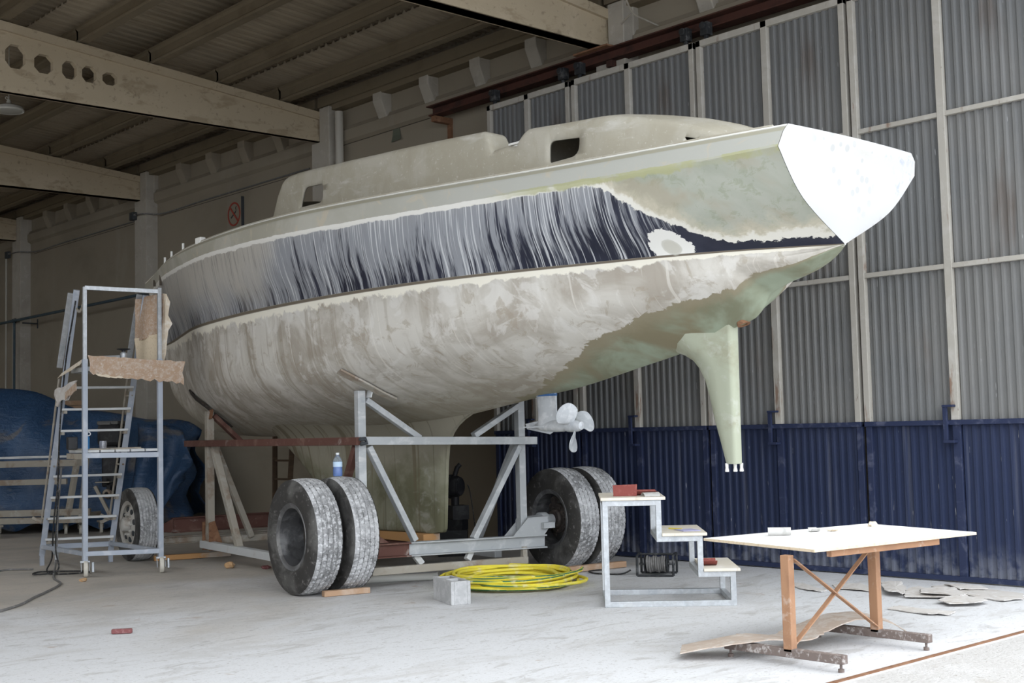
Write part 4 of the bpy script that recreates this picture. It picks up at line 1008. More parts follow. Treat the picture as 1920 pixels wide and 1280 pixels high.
mb.prism([T(1.70,.10,.375), T(1.90,.10,.555), T(2.14,.10,.555), T(2.17,.10,.45), T(2.10,.10,.375)], E_B*.014); mb.bar(T(2.06,-.05,.47), T(2.20,-.05,.47), .09, .06)
obj('gusset', mb, MT['steel_grey'], tr, bevel=.003)
mb = MB(); mb.tube([T(1.9,.12,.50), T(2.33,.13,.505)], .062, 18); mb.tube([T(2.16,.125,.505), T(2.24,.125,.505)], .085, 20); obj('stub_axle', mb, MT['steel_grey'], tr, smooth=True)
mb = MB(); mb.tube([T(.1,.13,.515), T(-.25,.13,.52)], .062, 18); obj('stub_axle', mb, MT['steel_grey'], tr, smooth=True)
# keel bearer
mb = MB(); mb.bar(T(1.02,.2,.30), T(1.02,3.7,.30), .24, .10); mb.bar(T(.0,1.2,.22), T(1.95,1.2,.22), .08, .08); obj('keel_bearer', mb, MT['steel_red'], tr, bevel=.004)
# front wheel axle
mb = MB(); q0, q1 = T(-.10,4.55,.395), T(1.9,4.45,.395)
mb.bar(q0 + np.array((0,0,.085)), q1 + np.array((0,0,.085)), .11, .012); mb.bar(q0 - np.array((0,0,.085)), q1 - np.array((0,0,.085)), .11, .012); mb.bar(q0, q1, .012, .16)
mb.prism([T(-.10,4.50,.48), T(-.10,4.50,.31), T(-.32,4.52,.33), T(-.32,4.52,.37)], E_B*.014)
obj('front_axle', mb, MT['steel_red'], tr, bevel=.003)['label'] = 'dusty dark red front axle channel'
mb = MB(); q0, q1 = T(-.22,4.50,.225), T(1.9,4.40,.225)
mb.bar(q0 + np.array((0,0,.04)), q1 + np.array((0,0,.04)), .10, .010); mb.bar(q0 - np.array((0,0,.04)), q1 - np.array((0,0,.04)), .10, .010); mb.bar(q0, q1, .01, .08)
mb.bar(T(-.38,4.5,.27), q0, .09, .05)
obj('drawbar', mb, MT['steel_dusty'], tr, bevel=.003)
mb = MB()
for b0 in (3.60, 3.80): mb.prism([T(-.01,b0,.14), T(-.01,b0,.46), T(.06,b0,.48), T(.16,b0,.20), T(.16,b0,.14)], E_B*.014)
obj('post_shoe', mb, MT['rust'], tr)
# plates and pads that touch the hull
def pad(pts, nv, w, t):
    P = np.array(pts, float); N = np.array([nrm(n) for n in nv]); D = nrm(P[-1]-P[0])
    G = np.array([[p + n*.022 + nrm(np.cross(n, D))*s for s in (-w/2, w/2)] for p, n in zip(P, N)])
    return MB().sheet(G, t, N.mean(0))
obj('support_pad', pad([(6.779,9.785,2.055),(6.87,9.69,1.985),(6.974,9.622,1.918),(7.13,9.615,1.845),(7.287,9.615,1.785)], [(-.62,-.1,-.77),(-.55,-.1,-.82),(-.48,-.11,-.87),(-.40,-.12,-.91),(-.32,-.12,-.94)], .10, .018), MT['steel_dusty'], tr)
obj('support_pad', pad([(7.64,14.2,2.03),(7.565,13.94,1.944),(7.516,13.566,1.824),(7.585,13.415,1.712),(7.744,13.421,1.603)], [(-.83,.3,-.45),(-.77,.3,-.56),(-.72,.27,-.64),(-.62,.19,-.76),(-.55,.13,-.82)], .07, .02), MT['hub_dark'], tr)['label'] = 'black support pad strip'
mb = MB(); mb.bar(T(.10,-.02,1.78), T(.13,-.02,1.88), .012, .10, up=E_B); mb.lathe([(.0005,0),(.016,0),(.016,.02),(.0005,.02)], T(.125,-.01,1.865), -E_B, 10); obj('pivot_plate', mb, MT['steel_pale'], tr, bevel=.003)
mb = MB(); mb.bar(T(.02,3.62,1.66), T(.04,3.63,1.77), .012, .10, up=E_B); obj('pivot_plate', mb, MT['rust'], tr)
mb = MB(); mb.tube([T(-.03,-.075,1.395), T(.03,-.07,1.40), T(.045,-.07,1.36), T(-.02,-.075,1.35)], .018, 8); obj('tape_wrap', mb, MT['box_dark'], tr, smooth=True)

def tyre_mb(c, ax, R, w, rr, n=260, blocks=True, ribs=5):
    c = np.asarray(c, float); ax = nrm(ax); u = np.array((0,0,1.)); a = nrm(np.cross(ax, u)); b = np.cross(ax, a)
    mb = MB(); te = .41*w; k = R/.525
    side = [(rr, -.36*w), (rr+.012*k, -.44*w), (rr+.045*k, -.485*w), (rr+.10*k, -.50*w), (rr+.135*k, -.492*w), (rr+.165*k, -.478*w), (rr+.172*k, -.474*w), (rr+.180*k, -.470*w), (R-.040*k, -.452*w), (R-.018*k, -.434*w), (R-.010*k, -te)]
    mb.mi = 0
    mb.lathe(side, c, ax, 72); mb.lathe([(r, -z) for r, z in side[::-1]], c, ax, 72)
    zs = []; hi = []; off = []
    W = 2*te; g = .004
    ed = np.linspace(-te, te, ribs+1)
    for i in range(ribs):
        z0, z1 = ed[i] + (g/2 if i else 0), ed[i+1] - (g/2 if i < ribs-1 else 0)
        for z, h in ((z0, 0), (z0+.003, 1), ((z0+z1)/2, 1), (z1-.003, 1), (z1, 0)): zs.append(z); hi.append(h); off.append(i)
    m = len(zs); V = []; H = np.zeros((n, m), bool)
    for j in range(n):
        t = 2*pi*j/n; d = cos(t)*a + sin(t)*b
        for i in range(m):
            h = hi[i]
            if blocks and h and ((j + off[i]*2 + (i % 5 == 3)) % 5 == 0): h = 0
            if not blocks and h and off[i] in (0, ribs-1) and j % 4 == 0 and (i % 5) in (1, 3): h = 0
            H[j, i] = h
            crown = .012*k*(zs[i]/te)**2
            V.append(c + ax*zs[i] + d*(R - crown - (0 if h else .008)))
    base = len(mb.v); mb.v += [tuple(p) for p in V]
    for j in range(n):
        j2 = (j+1) % n
        for i in range(m-1):
            mb.f.append((base+j*m+i, base+j2*m+i, base+j2*m+i+1, base+j*m+i+1))
            s = int(H[j,i]) + int(H[j2,i]) + int(H[j,i+1]) + int(H[j2,i+1])
            mb.m.append(1 if s >= 2 else 2)
    return mb
TY = [MT['rubber_side'], MT['rubber_tread'], MT['rubber_groove']]
def wheel(c, ax, R, w, rr, dz, rimmat, hub=None, blocks=True, label=None, ribs=5, white=False):
    """dz: where the disc sits along ax (ax points out of the visible face)"""
    c = np.asarray(c, float); ax = nrm(ax); mb = MB()
    s = w
    mb.lathe([(rr-.028, -.40*s), (rr-.004, -.42*s), (rr+.012, -.455*s), (rr+.018, -.44*s), (rr+.006, -.41*s), (rr-.010, -.36*s), (rr-.022, 0), (rr-.010, .36*s), (rr+.006, .41*s), (rr+.018, .44*s), (rr+.012, .455*s), (rr-.004, .42*s), (rr-.028, .40*s)], c, ax, 64, closed=True)
    md = MB(); md.lathe([(.0005, dz+.012), (.10, dz+.012), (.165*rr/.29, dz+.008), (rr-.055, dz-.012), (rr-.03, dz-.035), (rr-.024, dz-.045), (rr-.03, dz-.055), (rr-.06, dz-.03), (.16*rr/.29, dz-.008), (.0005, dz-.006)], c, ax, 64)
    w_ = obj('wheel', mb, MT[rimmat], tr, smooth=True, sharp=50)
    if label: w_['label'] = label
    obj('rim_disc', md, MT['rim_disc'] if not white else MT[rimmat], w_, smooth=True, sharp=50)
    u = np.array((0,0,1.)); a = nrm(np.cross(ax, u)); b = np.cross(ax, a)
    obj('tyre', tyre_mb(c, ax, R, w, rr + .004, blocks=blocks, ribs=ribs), TY, w_, smooth=True, sharp=30)
    for k in range(8):
        t = 2*pi*k/8 + .2; d = cos(t)*a + sin(t)*b
        mh = MB().lathe([(.0005,.002),(.030,.002),(.034,-.004),(.034,-.02)], c + d*(rr-.085) + ax*(dz+.008), ax, 14)
        obj('hand_hole', mh, MT['hub_dark'] if not white else MT['box_dark'], w_)
    hb = MB()
    if hub == 'nave':
        hb.lathe([(.0005,.09),(.05,.09),(.075,.075),(.085,.0),(.11,.0)], c + ax*(dz+.012), ax, 28)
        for k in range(10):
            t = 2*pi*k/10; d = cos(t)*a + sin(t)*b; hb.lathe([(.0005,.03),(.013,.03),(.016,.0)], c + d*.135*rr/.29 + ax*(dz+.01), ax, 6)
    else:
        hb.lathe([(.0005,.10),(.085,.10),(.10,.08),(.10,.05),(.15,.045),(.155,.01),(.155,.0)], c + ax*(dz+.01), ax, 32)
        for k in range(12):
            t = 2*pi*k/12; d = cos(t)*a + sin(t)*b; hb.lathe([(.0005,.022),(.012,.022),(.014,.0)], c + d*.125 + ax*(dz+.052), ax, 6)
        for k in range(4):
            t = 2*pi*k/4 + .5; d = cos(t)*a + sin(t)*b; hb.bar(c + d*.15 + ax*(dz+.03), c + d*(rr-.05) + ax*(dz+.02), .06, .03, up=ax)
    obj('hub', hb, MT['hub_dark'] if not white else MT['rim_white'], w_, smooth=True, sharp=35)
    return w_
R1, W1 = .527, .30
wheel(T(-.505,.135,.527), -E_A, R1, W1, .290, -.12, 'rim_steel', 'nave', label='near side outer wheel with an empty deep rim')
wheel(T(-.135,.135,.527), -E_A, R1, W1, .290, .06, 'rim_steel', 'nave', label='near side inner wheel')
wheel(T(2.43,.13,.515), -E_A, R1, W1, .290, -.03, 'rim_steel', 'drum', label='far side inner wheel with the axle hub')
wheel(T(2.775,.13,.515), -E_A, R1, W1, .290, .0, 'rim_steel', 'nave', label='far side outer wheel')
wheel(T(-.50,4.62,.435), -E_A, .435, .27, .262, .10, 'rim_white', 'nave', blocks=False, label='single front wheel with a dirty white rim', ribs=6, white=True)

# ------------------------------------------------------------------ things round the trailer
def plank(name, p, q, w, h, mt, label, cat='plank', **k):
    return solo(name, MB().bar(p, q, w, h), MT[mt], label, cat, bevel=.004, **k)
plank('wood_chock', (6.47,9.66,.028), (6.90,9.56,.028), .07, .05, 'wood_brown', 'short wooden chock in front of the near dual tyres', 'chock')
plank('wood_plank', (7.08,14.12,.035), (7.95,13.86,.035), .08, .06, 'wood_orange', 'orange brown wooden plank lying between the ladder platform and the lower side rail', 'plank')
plank('wood_plank', (8.66,9.22,.035), (9.80,9.08,.035), .08, .06, 'wood_brown', 'brown wooden plank in front of the far pair of dual tyres', 'plank')
plank('wood_plank', (7.98,9.98,.395), (8.12,11.7,.395), .20, .085, 'wood_orange', 'orange brown plank laid under the fin keel on the trailer', 'plank')
plank('wood_block', (8.5,9.88,.05), (9.05,9.80,.05), .2, .09, 'wood_dark', 'dark wood block under the lower trailer rail near the far wheels', 'block')
plank('wood_block', (7.02,10.1,.04), (7.02,10.32,.04), .12, .08, 'wood_brown', 'small brown wood block behind the near dual tyres', 'block')
solo('plastic_pipe', MB().tube(smoothpath([(7.10,10.25,.035),(7.5,10.1,.035),(7.86,9.86,.036),(7.92,9.80,.05)]), .035, 12), MT['white_pvc'], 'white plastic pipe lying under the trailer rail', 'pipe', smooth=True)
# bottle on the tyre
bc = T(-.135,.17,1.056); bt = thing('water_bottle', 'clear plastic bottle of blue liquid standing on the near dual tyre', 'bottle', bc)
mb = MB(); mb.lathe([(.0005,.0),(.040,.0),(.044,.008),(.044,.06),(.041,.075),(.044,.09),(.044,.13),(.040,.155),(.022,.185),(.013,.195),(.013,.205),(.0005,.205)], bc, (0,0,1), 24); obj('bottle_body', mb, MT['bottle_plastic'], bt, smooth=True)
mb = MB(); mb.lathe([(.0005,.002),(.038,.002),(.0418,.010),(.0418,.06),(.0395,.075),(.0418,.09),(.0418,.105),(.0005,.105)], bc, (0,0,1), 24); obj('liquid', mb, MT['bottle_liquid'], bt, smooth=True)
mb = MB(); mb.lathe([(.0446,.088),(.0446,.132)], bc, (0,0,1), 24); obj('label_band', mb, MT['label_pale'], bt, smooth=True)
mb = MB(); mb.lathe([(.0005,.200),(.016,.200),(.016,.218),(.0005,.218)], bc, (0,0,1), 18); obj('cap', mb, MT['label_white'], bt, smooth=True)
# hollow concrete block
bl = np.array((6.985, 8.73, 0)); ux = nrm((6.78-6.99, 8.15-8.73, 0)); uy = np.array((-ux[1], ux[0], 0.)); uy = uy if uy[0] > 0 else -uy
L_, D_, H_ = .46, .175, .195
mb = MB(); Rb = np.stack([ux, uy, (0,0,1)], 1); P0 = bl
def bb(x0,x1,y0,y1,z0,z1): mb.box(P0 + ux*(x0+x1)/2 + uy*(y0+y1)/2 + np.array((0,0,(z0+z1)/2)), (x1-x0, y1-y0, z1-z0), Rb)
bb(0,L_,0,.03,0,H_); bb(0,L_,D_-.03,D_,0,H_)
for x in (0, .215, .43): bb(x, x+.03, .03, D_-.03, 0, H_)
solo('concrete_block', mb, MT['block_grey'], 'grey hollow concrete block beside the yellow hose', 'block', bevel=.004)
# coiled hose
pts = []; r = np.random.default_rng(4); turns = 11; n = 26
cxh, cyh = 8.10, 8.97
for i in range(turns*n + 1):
    t = i/n; a = 2*pi*t; k = int(t)
    ra = .56 + .085*math.sin(t*2.43 + .5) + .055*math.sin(t*5.1 + 1); rb = .62 + .09*math.sin(t*1.73) + .05*math.sin(t*4.3 + 2)
    bl_ = max(0, 1 - abs(t - 3.0)/.9); ra += .17*bl_*max(0, cos(a+.9))**2; rb += .22*bl_*max(0, cos(a+.9))**2
    ph = radians(-42)
    x = ra*cos(a) + .05*math.sin(t*3.1); y = rb*sin(a) + .05*math.cos(t*2.2)
    z = .017 + .0095*t + .012*math.sin(a*1.5 + t)**2
    pts.append((cxh + x*cos(ph) - y*sin(ph), cyh + x*sin(ph) + y*cos(ph), z))
solo('garden_hose', MB().tube(pts, .0155, 9), MT['hose_yellow'], 'coil of yellow hose with a green stripe on the floor', 'hose', smooth=True)
# cable reel by the door
rc = np.array((9.45, 8.34, 0)); rx = nrm((.55,-.83,0)); ry = np.array((-rx[1], rx[0], 0))
rl = thing('cable_reel', 'black cable reel on a tubular stand by the navy door', 'cable reel', rc)
def rp(a, b, z): return rc + rx*a + ry*b + np.array((0,0,z))
mb = MB()
for a in (-.16, .19): mb.tube(smoothpath([rp(a,-.14,.012), rp(a,-.14,.175), rp(a,-.10,.205), rp(a,.10,.205), rp(a,.14,.175), rp(a,.14,.012)], 3), .012, 8)
mb.tube([rp(-.16,0,.205), rp(.19,0,.205)], .011, 8); mb.tube([rp(-.16,.14,.012), rp(.19,.14,.012)], .011, 8); mb.tube([rp(-.16,-.14,.012), rp(.19,-.14,.012)], .011, 8); mb.tube([rp(-.16,0,.11), rp(.19,0,.11)], .011, 8)
obj('stand', mb, MT['black_metal'], rl, smooth=True)
mb = MB(); mb.lathe([(.03,-.115),(.088,-.115),(.088,-.105),(.04,-.105),(.04,.105),(.088,.105),(.088,.115),(.03,.115)], rp(.01,0,.11), rx, 28); obj('drum', mb, MT['black_metal'], rl, smooth=True, sharp=40)
mb = MB(); P = []
for i in range(9*22): P.append(rp(.01 - .095 + .19*i/(9*22), .066*cos(2*pi*i/22)*(1+.12*sin(i*.21)), .11 + .066*sin(2*pi*i/22)*(1+.12*sin(i*.21))))
mb.tube(P, .012, 7); obj('wound_cable', mb, MT['cable_grey'], rl, smooth=True)
wire([(9.32,8.55,.05),(9.25,8.62,.012),(9.15,8.85,.012),(9.25,9.05,.012),(9.45,9.02,.012)], .008, MT['cable_black'], 'thin black cable from the reel towards the dual tyres')
# stones and scraps
solo('stone', MB().blob((7.23,12.62,.035), (.06,.05,.04), 6, .2, 3), MT['stone'], 'orange brown stone between the near dual tyres and the front post', 'stone')
solo('wood_scrap', MB().bar((4.25,9.16,.02),(4.37,9.07,.02), .045, .035), MT['stone_red'], 'small dark red scrap alone on the bare floor', 'scrap', bevel=.008)
solo('stone', MB().blob((5.62,12.77,.018), (.04,.03,.02), 5, .25, 5), MT['stone'], 'tiny brown stone in front of the ladder platform casters', 'stone')
solo('stone', MB().blob((7.42,12.18,.02), (.06,.03,.022), 5, .25, 8), MT['stone_red'], 'tiny dark red stone beside the lower trailer rail', 'stone')

# ------------------------------------------------------------------ galvanised three-step platform
S0 = np.array((7.52, 7.19, 0)); S1 = np.array((8.25, 6.43, 0)); sx = nrm(S1 - S0); sy = np.array((-sx[1], sx[0], 0)); sy = sy if sy[0] > 0 else -sy
sy = nrm(sy*1.0 + sx*(-.02)); LS = 1.055; WS = .80
def sp(a, b, z): return S0 + sx*a + sy*b + np.array((0, 0, z))
st = thing('step_platform', 'galvanised three step platform with plywood treads', 'steps', sp(.5, .4, 0))
q = .045; h = q/2
ZL = [.855, .562, .275]; XA = [0, .475, .80]; XB = [.475, .80, LS]
for b in (h, WS-h):
    for a, z0, z1 in ((h, 0, ZL[0]), (XB[0]-h, ZL[1]-q, ZL[0]), (XB[1]-h, ZL[2]-q, ZL[1]), (LS-h, 0, ZL[2])):
        obj('leg', MB().bar(sp(a,b,z0), sp(a,b,z1), q, q, up=sy), MT['steel_galv'], st, bevel=.003)
    for k in range(3):
        obj('rail', MB().bar(sp(XA[k] - (q if k else 0), b, ZL[k]-h), sp(XB[k], b, ZL[k]-h), q, q), MT['steel_galv'], st, bevel=.003)
    obj('rail', MB().bar(sp(0,b,h), sp(LS,b,h), q, q), MT['steel_galv'], st, bevel=.003)
for a, z in ((h, h), (LS-h, h), (h, ZL[0]-h), (XB[0]-h, ZL[0]-h), (XA[1]-h, ZL[1]-h), (XB[1]-h, ZL[1]-h), (XA[2]-h, ZL[2]-h), (LS-h, ZL[2]-h)):
    obj('rail', MB().bar(sp(a,h,z), sp(a,WS-h,z), q, q), MT['steel_galv'], st, bevel=.003)
for k in range(3):
    a0 = XA[k] - (.012 if k == 0 else 0) ; a1 = XB[k] + .035
    mb = MB(); c = (sp(a0,-.02,0) + sp(a1,WS+.02,0))/2 + np.array((0,0,ZL[k]+.0125))
    mb.box(c, (a1-a0, WS+.04, .024), np.stack([sx, sy, (0,0,1)], 1)); obj('tread', mb, MT['wood_ply'], st, bevel=.003)
def curl(name, p, ax, w, l, R, ang, mt, label, cat='sandpaper', t=.0035, tilt=0., z=0.):
    """a curved sheet: width w along ax, length l bent with radius R"""
    p = np.asarray(p, float); ax = nrm(ax); d = np.array((-ax[1], ax[0], 0)); P = []
    for i in range(9):
        u = (i/8 - .5)*l; th = u/R
        P.append([p + ax*v + d*(R*sin(th)) + np.array((0,0, R*(1-cos(th)) if ang > 0 else R*(1-cos(l/2/R)) - R*(1-cos(th)))) for v in (-w/2, 0, w/2)])
    return solo(name, MB().sheet(P, t, (0,0,1)), MT[mt], label, cat)
zt = ZL[0] + .026
mb = MB(); P = [sp(.10,.18,zt), sp(.29,.16,zt), sp(.295,.165,zt+.095), sp(.095,.19,zt+.09)]; mb.prism(P, sy*.012); mb.prism([sp(.10,.18,zt), sp(.29,.16,zt), sp(.29,.26,zt), sp(.10,.28,zt)], (0,0,.006))
solo('sandpaper', mb, MT['sand_red'], 'folded dark red sandpaper standing upright on the top step', 'sandpaper')
curl('sandpaper', sp(.37,.30,zt), sx, .17, .22, .16, 1, 'sand_red', 'curled dark red sandpaper in the middle of the top step')
curl('sandpaper', sp(.40,.13,zt), nrm(sx+sy*.2), .13, .16, .12, -1, 'sand_grey', 'arched grey sandpaper strip beside the curled red sheet')
mb = MB(); mb.box(sp(.435,.42,zt+.008), (.10,.2,.014), np.stack([sx, sy, (0,0,1)], 1)); solo('sanding_pad', mb, MT['sand_red'], 'small flat red sanding pad at the end of the top step', 'sanding pad', bevel=.004)
z2 = ZL[1] + .026
mb = MB(); mb.box(sp(.70,.22,z2+.003), (.15,.20,.005), np.stack([nrm(sx+sy*.3), nrm(sy-sx*.3), (0,0,1)], 1)); solo('sandpaper', mb, MT['purple'], 'flat pale purple sandpaper sheet on the middle step', 'sandpaper')
mb = MB(); mb.tube([sp(.56,.40,z2+.006), sp(.66,.30,z2+.006)], .006, 6); solo('pencil', mb, MT['yellow'], 'yellow pencil on the middle step', 'pencil')
curl('sandpaper', sp(.87,.25,ZL[2]+.026), sx, .12, .22, .14, 1, 'sand_red', 'dark red curled strip on the lowest step')

# ------------------------------------------------------------------ white work table
tb = thing('work_table', 'white board work table on rusty brown steel legs', 'table', (6.9, 4.65, 0))
tl = 'rusty'
mb = MB(); top = [np.array((6.655,5.44,.685)), np.array((6.395,4.40,.685)), np.array((7.935,4.195,.685)), np.array((8.215,5.19,.685))]
mb.prism(top[::-1], (0,0,.017)); obj('table_top', mb, [MT['table_top']], tb, bevel=.002)
mb = MB()
for a, b in ((0,1),(1,2),(2,3),(3,0)):
    p, q = top[a], top[b]; mb.bar(p + np.array((0,0,.008)), q + np.array((0,0,.008)), .006, .017)
obj('board_edge', mb, MT['wood_edge'], tb)
LX = (6.425, 7.375)
for x in LX:
    obj('leg', MB().bar((x,4.62,.08), (x,4.62,.655), .055, .062, up=(0,1,0)), MT['table_steel'], tb, bevel=.004)
    f = obj('foot', MB().bar((x,4.24,.075), (x,5.10,.075), .055, .052), MT['table_foot'], tb, bevel=.004)
    mb = MB()
    for y in (4.27, 5.07): mb.lathe([(.0005,0),(.018,0),(.018,.02),(.008,.022),(.008,.05)], (x,y,0), (0,0,1), 12)
    obj('levelling_foot', mb, MT['table_foot'], f, smooth=True)
    if x > 7: obj('top_bearer', MB().bar((x+(.03 if x < 7 else 0),4.50,.67), (x+(.03 if x < 7 else 0),4.80,.67), .05, .028), MT['table_steel'], tb, bevel=.003)
obj('long_rail', MB().bar((6.58,4.425,.662), (7.60,4.29,.662), .04, .04), MT['table_steel'], tb, bevel=.003)
obj('cross_brace', MB().bar((LX[0]+.03,4.60,.63), (LX[1]-.03,4.60,.12), .008, .032, up=(0,1,0)), MT['table_steel'], tb)
obj('cross_brace', MB().bar((LX[0]+.03,4.612,.12), (LX[1]-.03,4.612,.64), .008, .032, up=(0,1,0)), MT['table_steel'], tb)
tz = .7035
mb = MB(); P = []
for i in range(26):
    th = i/25*4.6*pi/2; R = .026 - .003*i/25
    P.append([np.array((7.05,5.12,tz+.027)) + np.array((.62,-.78,0))*u + R*(np.array((.78,.62,0))*cos(th) + np.array((0,0,1))*sin(th)) for u in (-.075, .075)])
mb.sheet(P, .002, (0,0,1)); solo('sandpaper_roll', mb, MT['sand_grey'], 'rolled tube of grey sandpaper on the white table', 'sandpaper roll', smooth=True)
curl('sandpaper', (7.42,5.10,tz), (.8,-.6,0), .06, .10, .05, 1, 'sand_grey', 'small curled grey scrap in the middle of the white table')
curl('sandpaper', (7.52,5.02,tz), (.9,-.4,0), .05, .08, .06, 1, 'paper_tan', 'tiny pale curl right of the grey scrap on the white table')
solo('rag', MB().blob((8.02,5.02,tz+.012), (.045,.03,.02), 6, .25, 6), MT['paper_tan'], 'small crumpled cream scrap at the far edge of the table', 'scrap')
solo('rag', MB().blob((8.02,5.20,tz+.010), (.03,.03,.016), 6, .25, 9), MT['wood_edge'], 'small tan chip on the far corner of the table', 'scrap') if False else None
# cardboard trodden over the table feet
def strip(name, path, w, t, mt, label, jag=.012, seed=1, cat='cardboard', sub=6):
    P = smoothpath(path, sub); r = np.random.default_rng(seed); G = []
    for i, p in enumerate(P):
        d = nrm(P[min(i+1, len(P)-1)] - P[max(i-1, 0)]); s = nrm(np.cross((0,0,1), d))
        G.append([p + s*(w*u/2 + r.uniform(-jag, jag)*(abs(u) > .9)) for u in (-1, -.5, 0, .5, 1)])
    return solo(name, MB().sheet(G, t, (0,0,1)), MT[mt], label, cat)
strip('cardboard_sheet', [(6.22,5.30,.045),(6.45,5.02,.108),(6.62,4.97,.105),(6.85,4.93,.075),(7.05,4.93,.10),(7.30,4.86,.155),(7.48,4.80,.15)], .30, .007, 'cardboard_pale', 'bent brown cardboard trodden over the feet of the white table', .014, 3)
strip('cardboard_sheet', [(7.42,5.02,.125),(7.56,4.90,.15),(7.70,4.74,.10),(7.80,4.64,.012)], .16, .006, 'cardboard_pale', 'curled cardboard flap behind the right leg of the white table', .01, 4)
# sheets of cardboard on the floor by the door
from math import tan
def flat(name, pts, z, t, mt, label, lift=None, seed=0):
    r = np.random.default_rng(seed); k = len(pts); out = []
    for i in range(k):
        a = np.array(pts[i]); b = np.array(pts[(i+1) % k])
        for u in np.linspace(0, 1, 7)[:-1]:
            p = a + (b-a)*u + (r.uniform(-.012, .012, 2) if 0 < u else 0)
            out.append((p[0], p[1], z + (lift or 0)*max(0, sin(i*2.1 + u*3))))
    mb = MB(); k = len(out); c = np.mean(out, 0)
    vs = out + [tuple(c)] + [(x, y, zz + t) for x, y, zz in out] + [(c[0], c[1], c[2] + t)]
    fs = [(i, k, (i+1) % k) for i in range(k)] + [(k+1+i, k+1+(i+1) % k, 2*k+1) for i in range(k)] + [(i, (i+1) % k, k+1+(i+1) % k, k+1+i) for i in range(k)]
    mb.add(vs, fs); return solo(name, mb, MT[mt], label, 'cardboard', group='cardboard on the floor by the door')
CARD = [([(8.758, 5.385), (8.911, 5.375), (8.939, 4.92), (8.762, 4.883), (8.674, 4.997)], 0.004, 'long thin cardboard strip lying alone, nearest the camera of the sheets by the door'),
  ([(9.273, 5.253), (9.603, 5.288), (9.634, 5.085), (9.472, 4.939), (9.326, 4.934), (9.166, 5.095)], 0.024, 'torn cardboard piece with a dark front edge, left of the largest sheet by the door'),
  ([(9.699, 5.794), (9.981, 5.828), (9.806, 5.532), (9.732, 5.242), (9.531, 5.295), (9.381, 5.602)], 0.014, 'flat cardboard right of the table leg, its front edge against the floor'),
  ([(9.774, 5.688), (9.967, 5.485), (9.689, 5.232), (9.545, 5.21), (9.506, 5.534)], 0.032, 'tan cardboard patch lying on top of the flat sheet behind the table'),
  ([(10.146, 5.802), (10.351, 5.645), (10.175, 4.997), (9.852, 4.836), (9.65, 4.899), (9.74, 5.142)], 0.004, 'largest cardboard sheet on the floor by the door'),
  ([(9.747, 6.537), (9.952, 6.385), (9.774, 6.063), (9.561, 5.993), (9.557, 6.357)], 0.004, 'cardboard with dark torn edges seen between the table legs'),
  ([(9.562, 6.87), (9.667, 6.79), (9.421, 6.374), (9.306, 6.35), (9.32, 6.51)], 0.003, 'narrow dusty cardboard sliver left of the crossed table braces'),
  ([(9.956, 6.183), (10.061, 6.038), (9.677, 5.76), (9.392, 5.631), (9.437, 5.795)], 0.032, 'crumpled cardboard just right of the table leg by the door'),
  ([(10.21, 5.717), (10.26, 5.401), (10.162, 5.294), (10.0, 5.455)], 0.022, 'thin cardboard sliver closest to the navy door bottom')]
for i, (pts, z, lab) in enumerate(CARD):
    flat('cardboard_sheet', pts, z, .006, 'cardboard_dusty', lab, .010, i+20)

# ------------------------------------------------------------------ rolling ladder platform
FL, FR_, BL, BR = (np.array(p) for p in ((5.815,13.17,0), (6.535,12.875,0), (6.03,14.84,0), (6.73,14.53,0)))
sc = thing('ladder_platform', 'blue grey rolling ladder platform with cardboard round its top, at the bow', 'ladder', (FL+FR_+BL+BR)/4)
Zu = lambda z: np.array((0,0,z))
wd = nrm(FR_-FL); bd = nrm(BL-FL)
def sbar(name, p, q, w, h, mt='steel_blue', up=(0,0,1), bevel=.003, label=None):
    o = obj(name, MB().bar(p, q, w, h, up), MT[mt], sc, bevel=bevel)
    if label: o['label'] = label
    return o
for P in (FL, FR_):
    sbar('upright', P+Zu(.17), P+Zu(2.32), .052, .052, up=bd); sbar('guard_post', P+Zu(2.25), P+Zu(3.10), .04, .04, 'steel_galv', up=bd)
sbar('guard_rail', FL+Zu(3.09), FR_+Zu(3.06), .04, .045, 'steel_galv')
sbar('base_bar', FL+Zu(.245), FR_+Zu(.235), .05, .05); sbar('base_bar', FL+Zu(.245), BL+Zu(.22), .05, .045); sbar('base_bar', FR_+Zu(.235), BR+Zu(.22), .05, .045); sbar('base_bar', BL+Zu(.215), BR+Zu(.215), .05, .06)
sbar('foot', BL, BL+Zu(.22), .045, .05, up=bd); sbar('foot', BR, BR+Zu(.22), .045, .05, up=bd)
TLs = np.array((5.835,13.42,3.09)); TRs = np.array((6.545,13.22,3.05))
lad = lambda B, Tt, z: B + (Tt-B)*(z/Tt[2])
for B, Tt in ((BL, TLs), (BR, TRs)):
    sbar('stringer', B+Zu(.12), Tt, .032, .065, up=wd)
    sbar('hand_rail', lad(B,Tt,2.28) + bd*.30, lad(B,Tt,3.08) + bd*.22, .03, .062, 'steel_galv', up=wd)
    mb = MB(); mb.tube([lad(B,Tt,2.15)+bd*.26, lad(B,Tt,1.3)+bd*.24, lad(B,Tt,.62)+bd*.25, lad(B,Tt,.50)+bd*.24], .013, 8)
    mb.tube([lad(B,Tt,.50)+bd*.24, lad(B,Tt,.56)-wd*.10+bd*.28], .02, 8)
    for z in (1.95, 1.16, .55): mb.tube([lad(B,Tt,z), lad(B,Tt,z)+bd*.24], .011, 8)
    obj('hand_rail', mb, MT['steel_dusty'], sc, smooth=True)
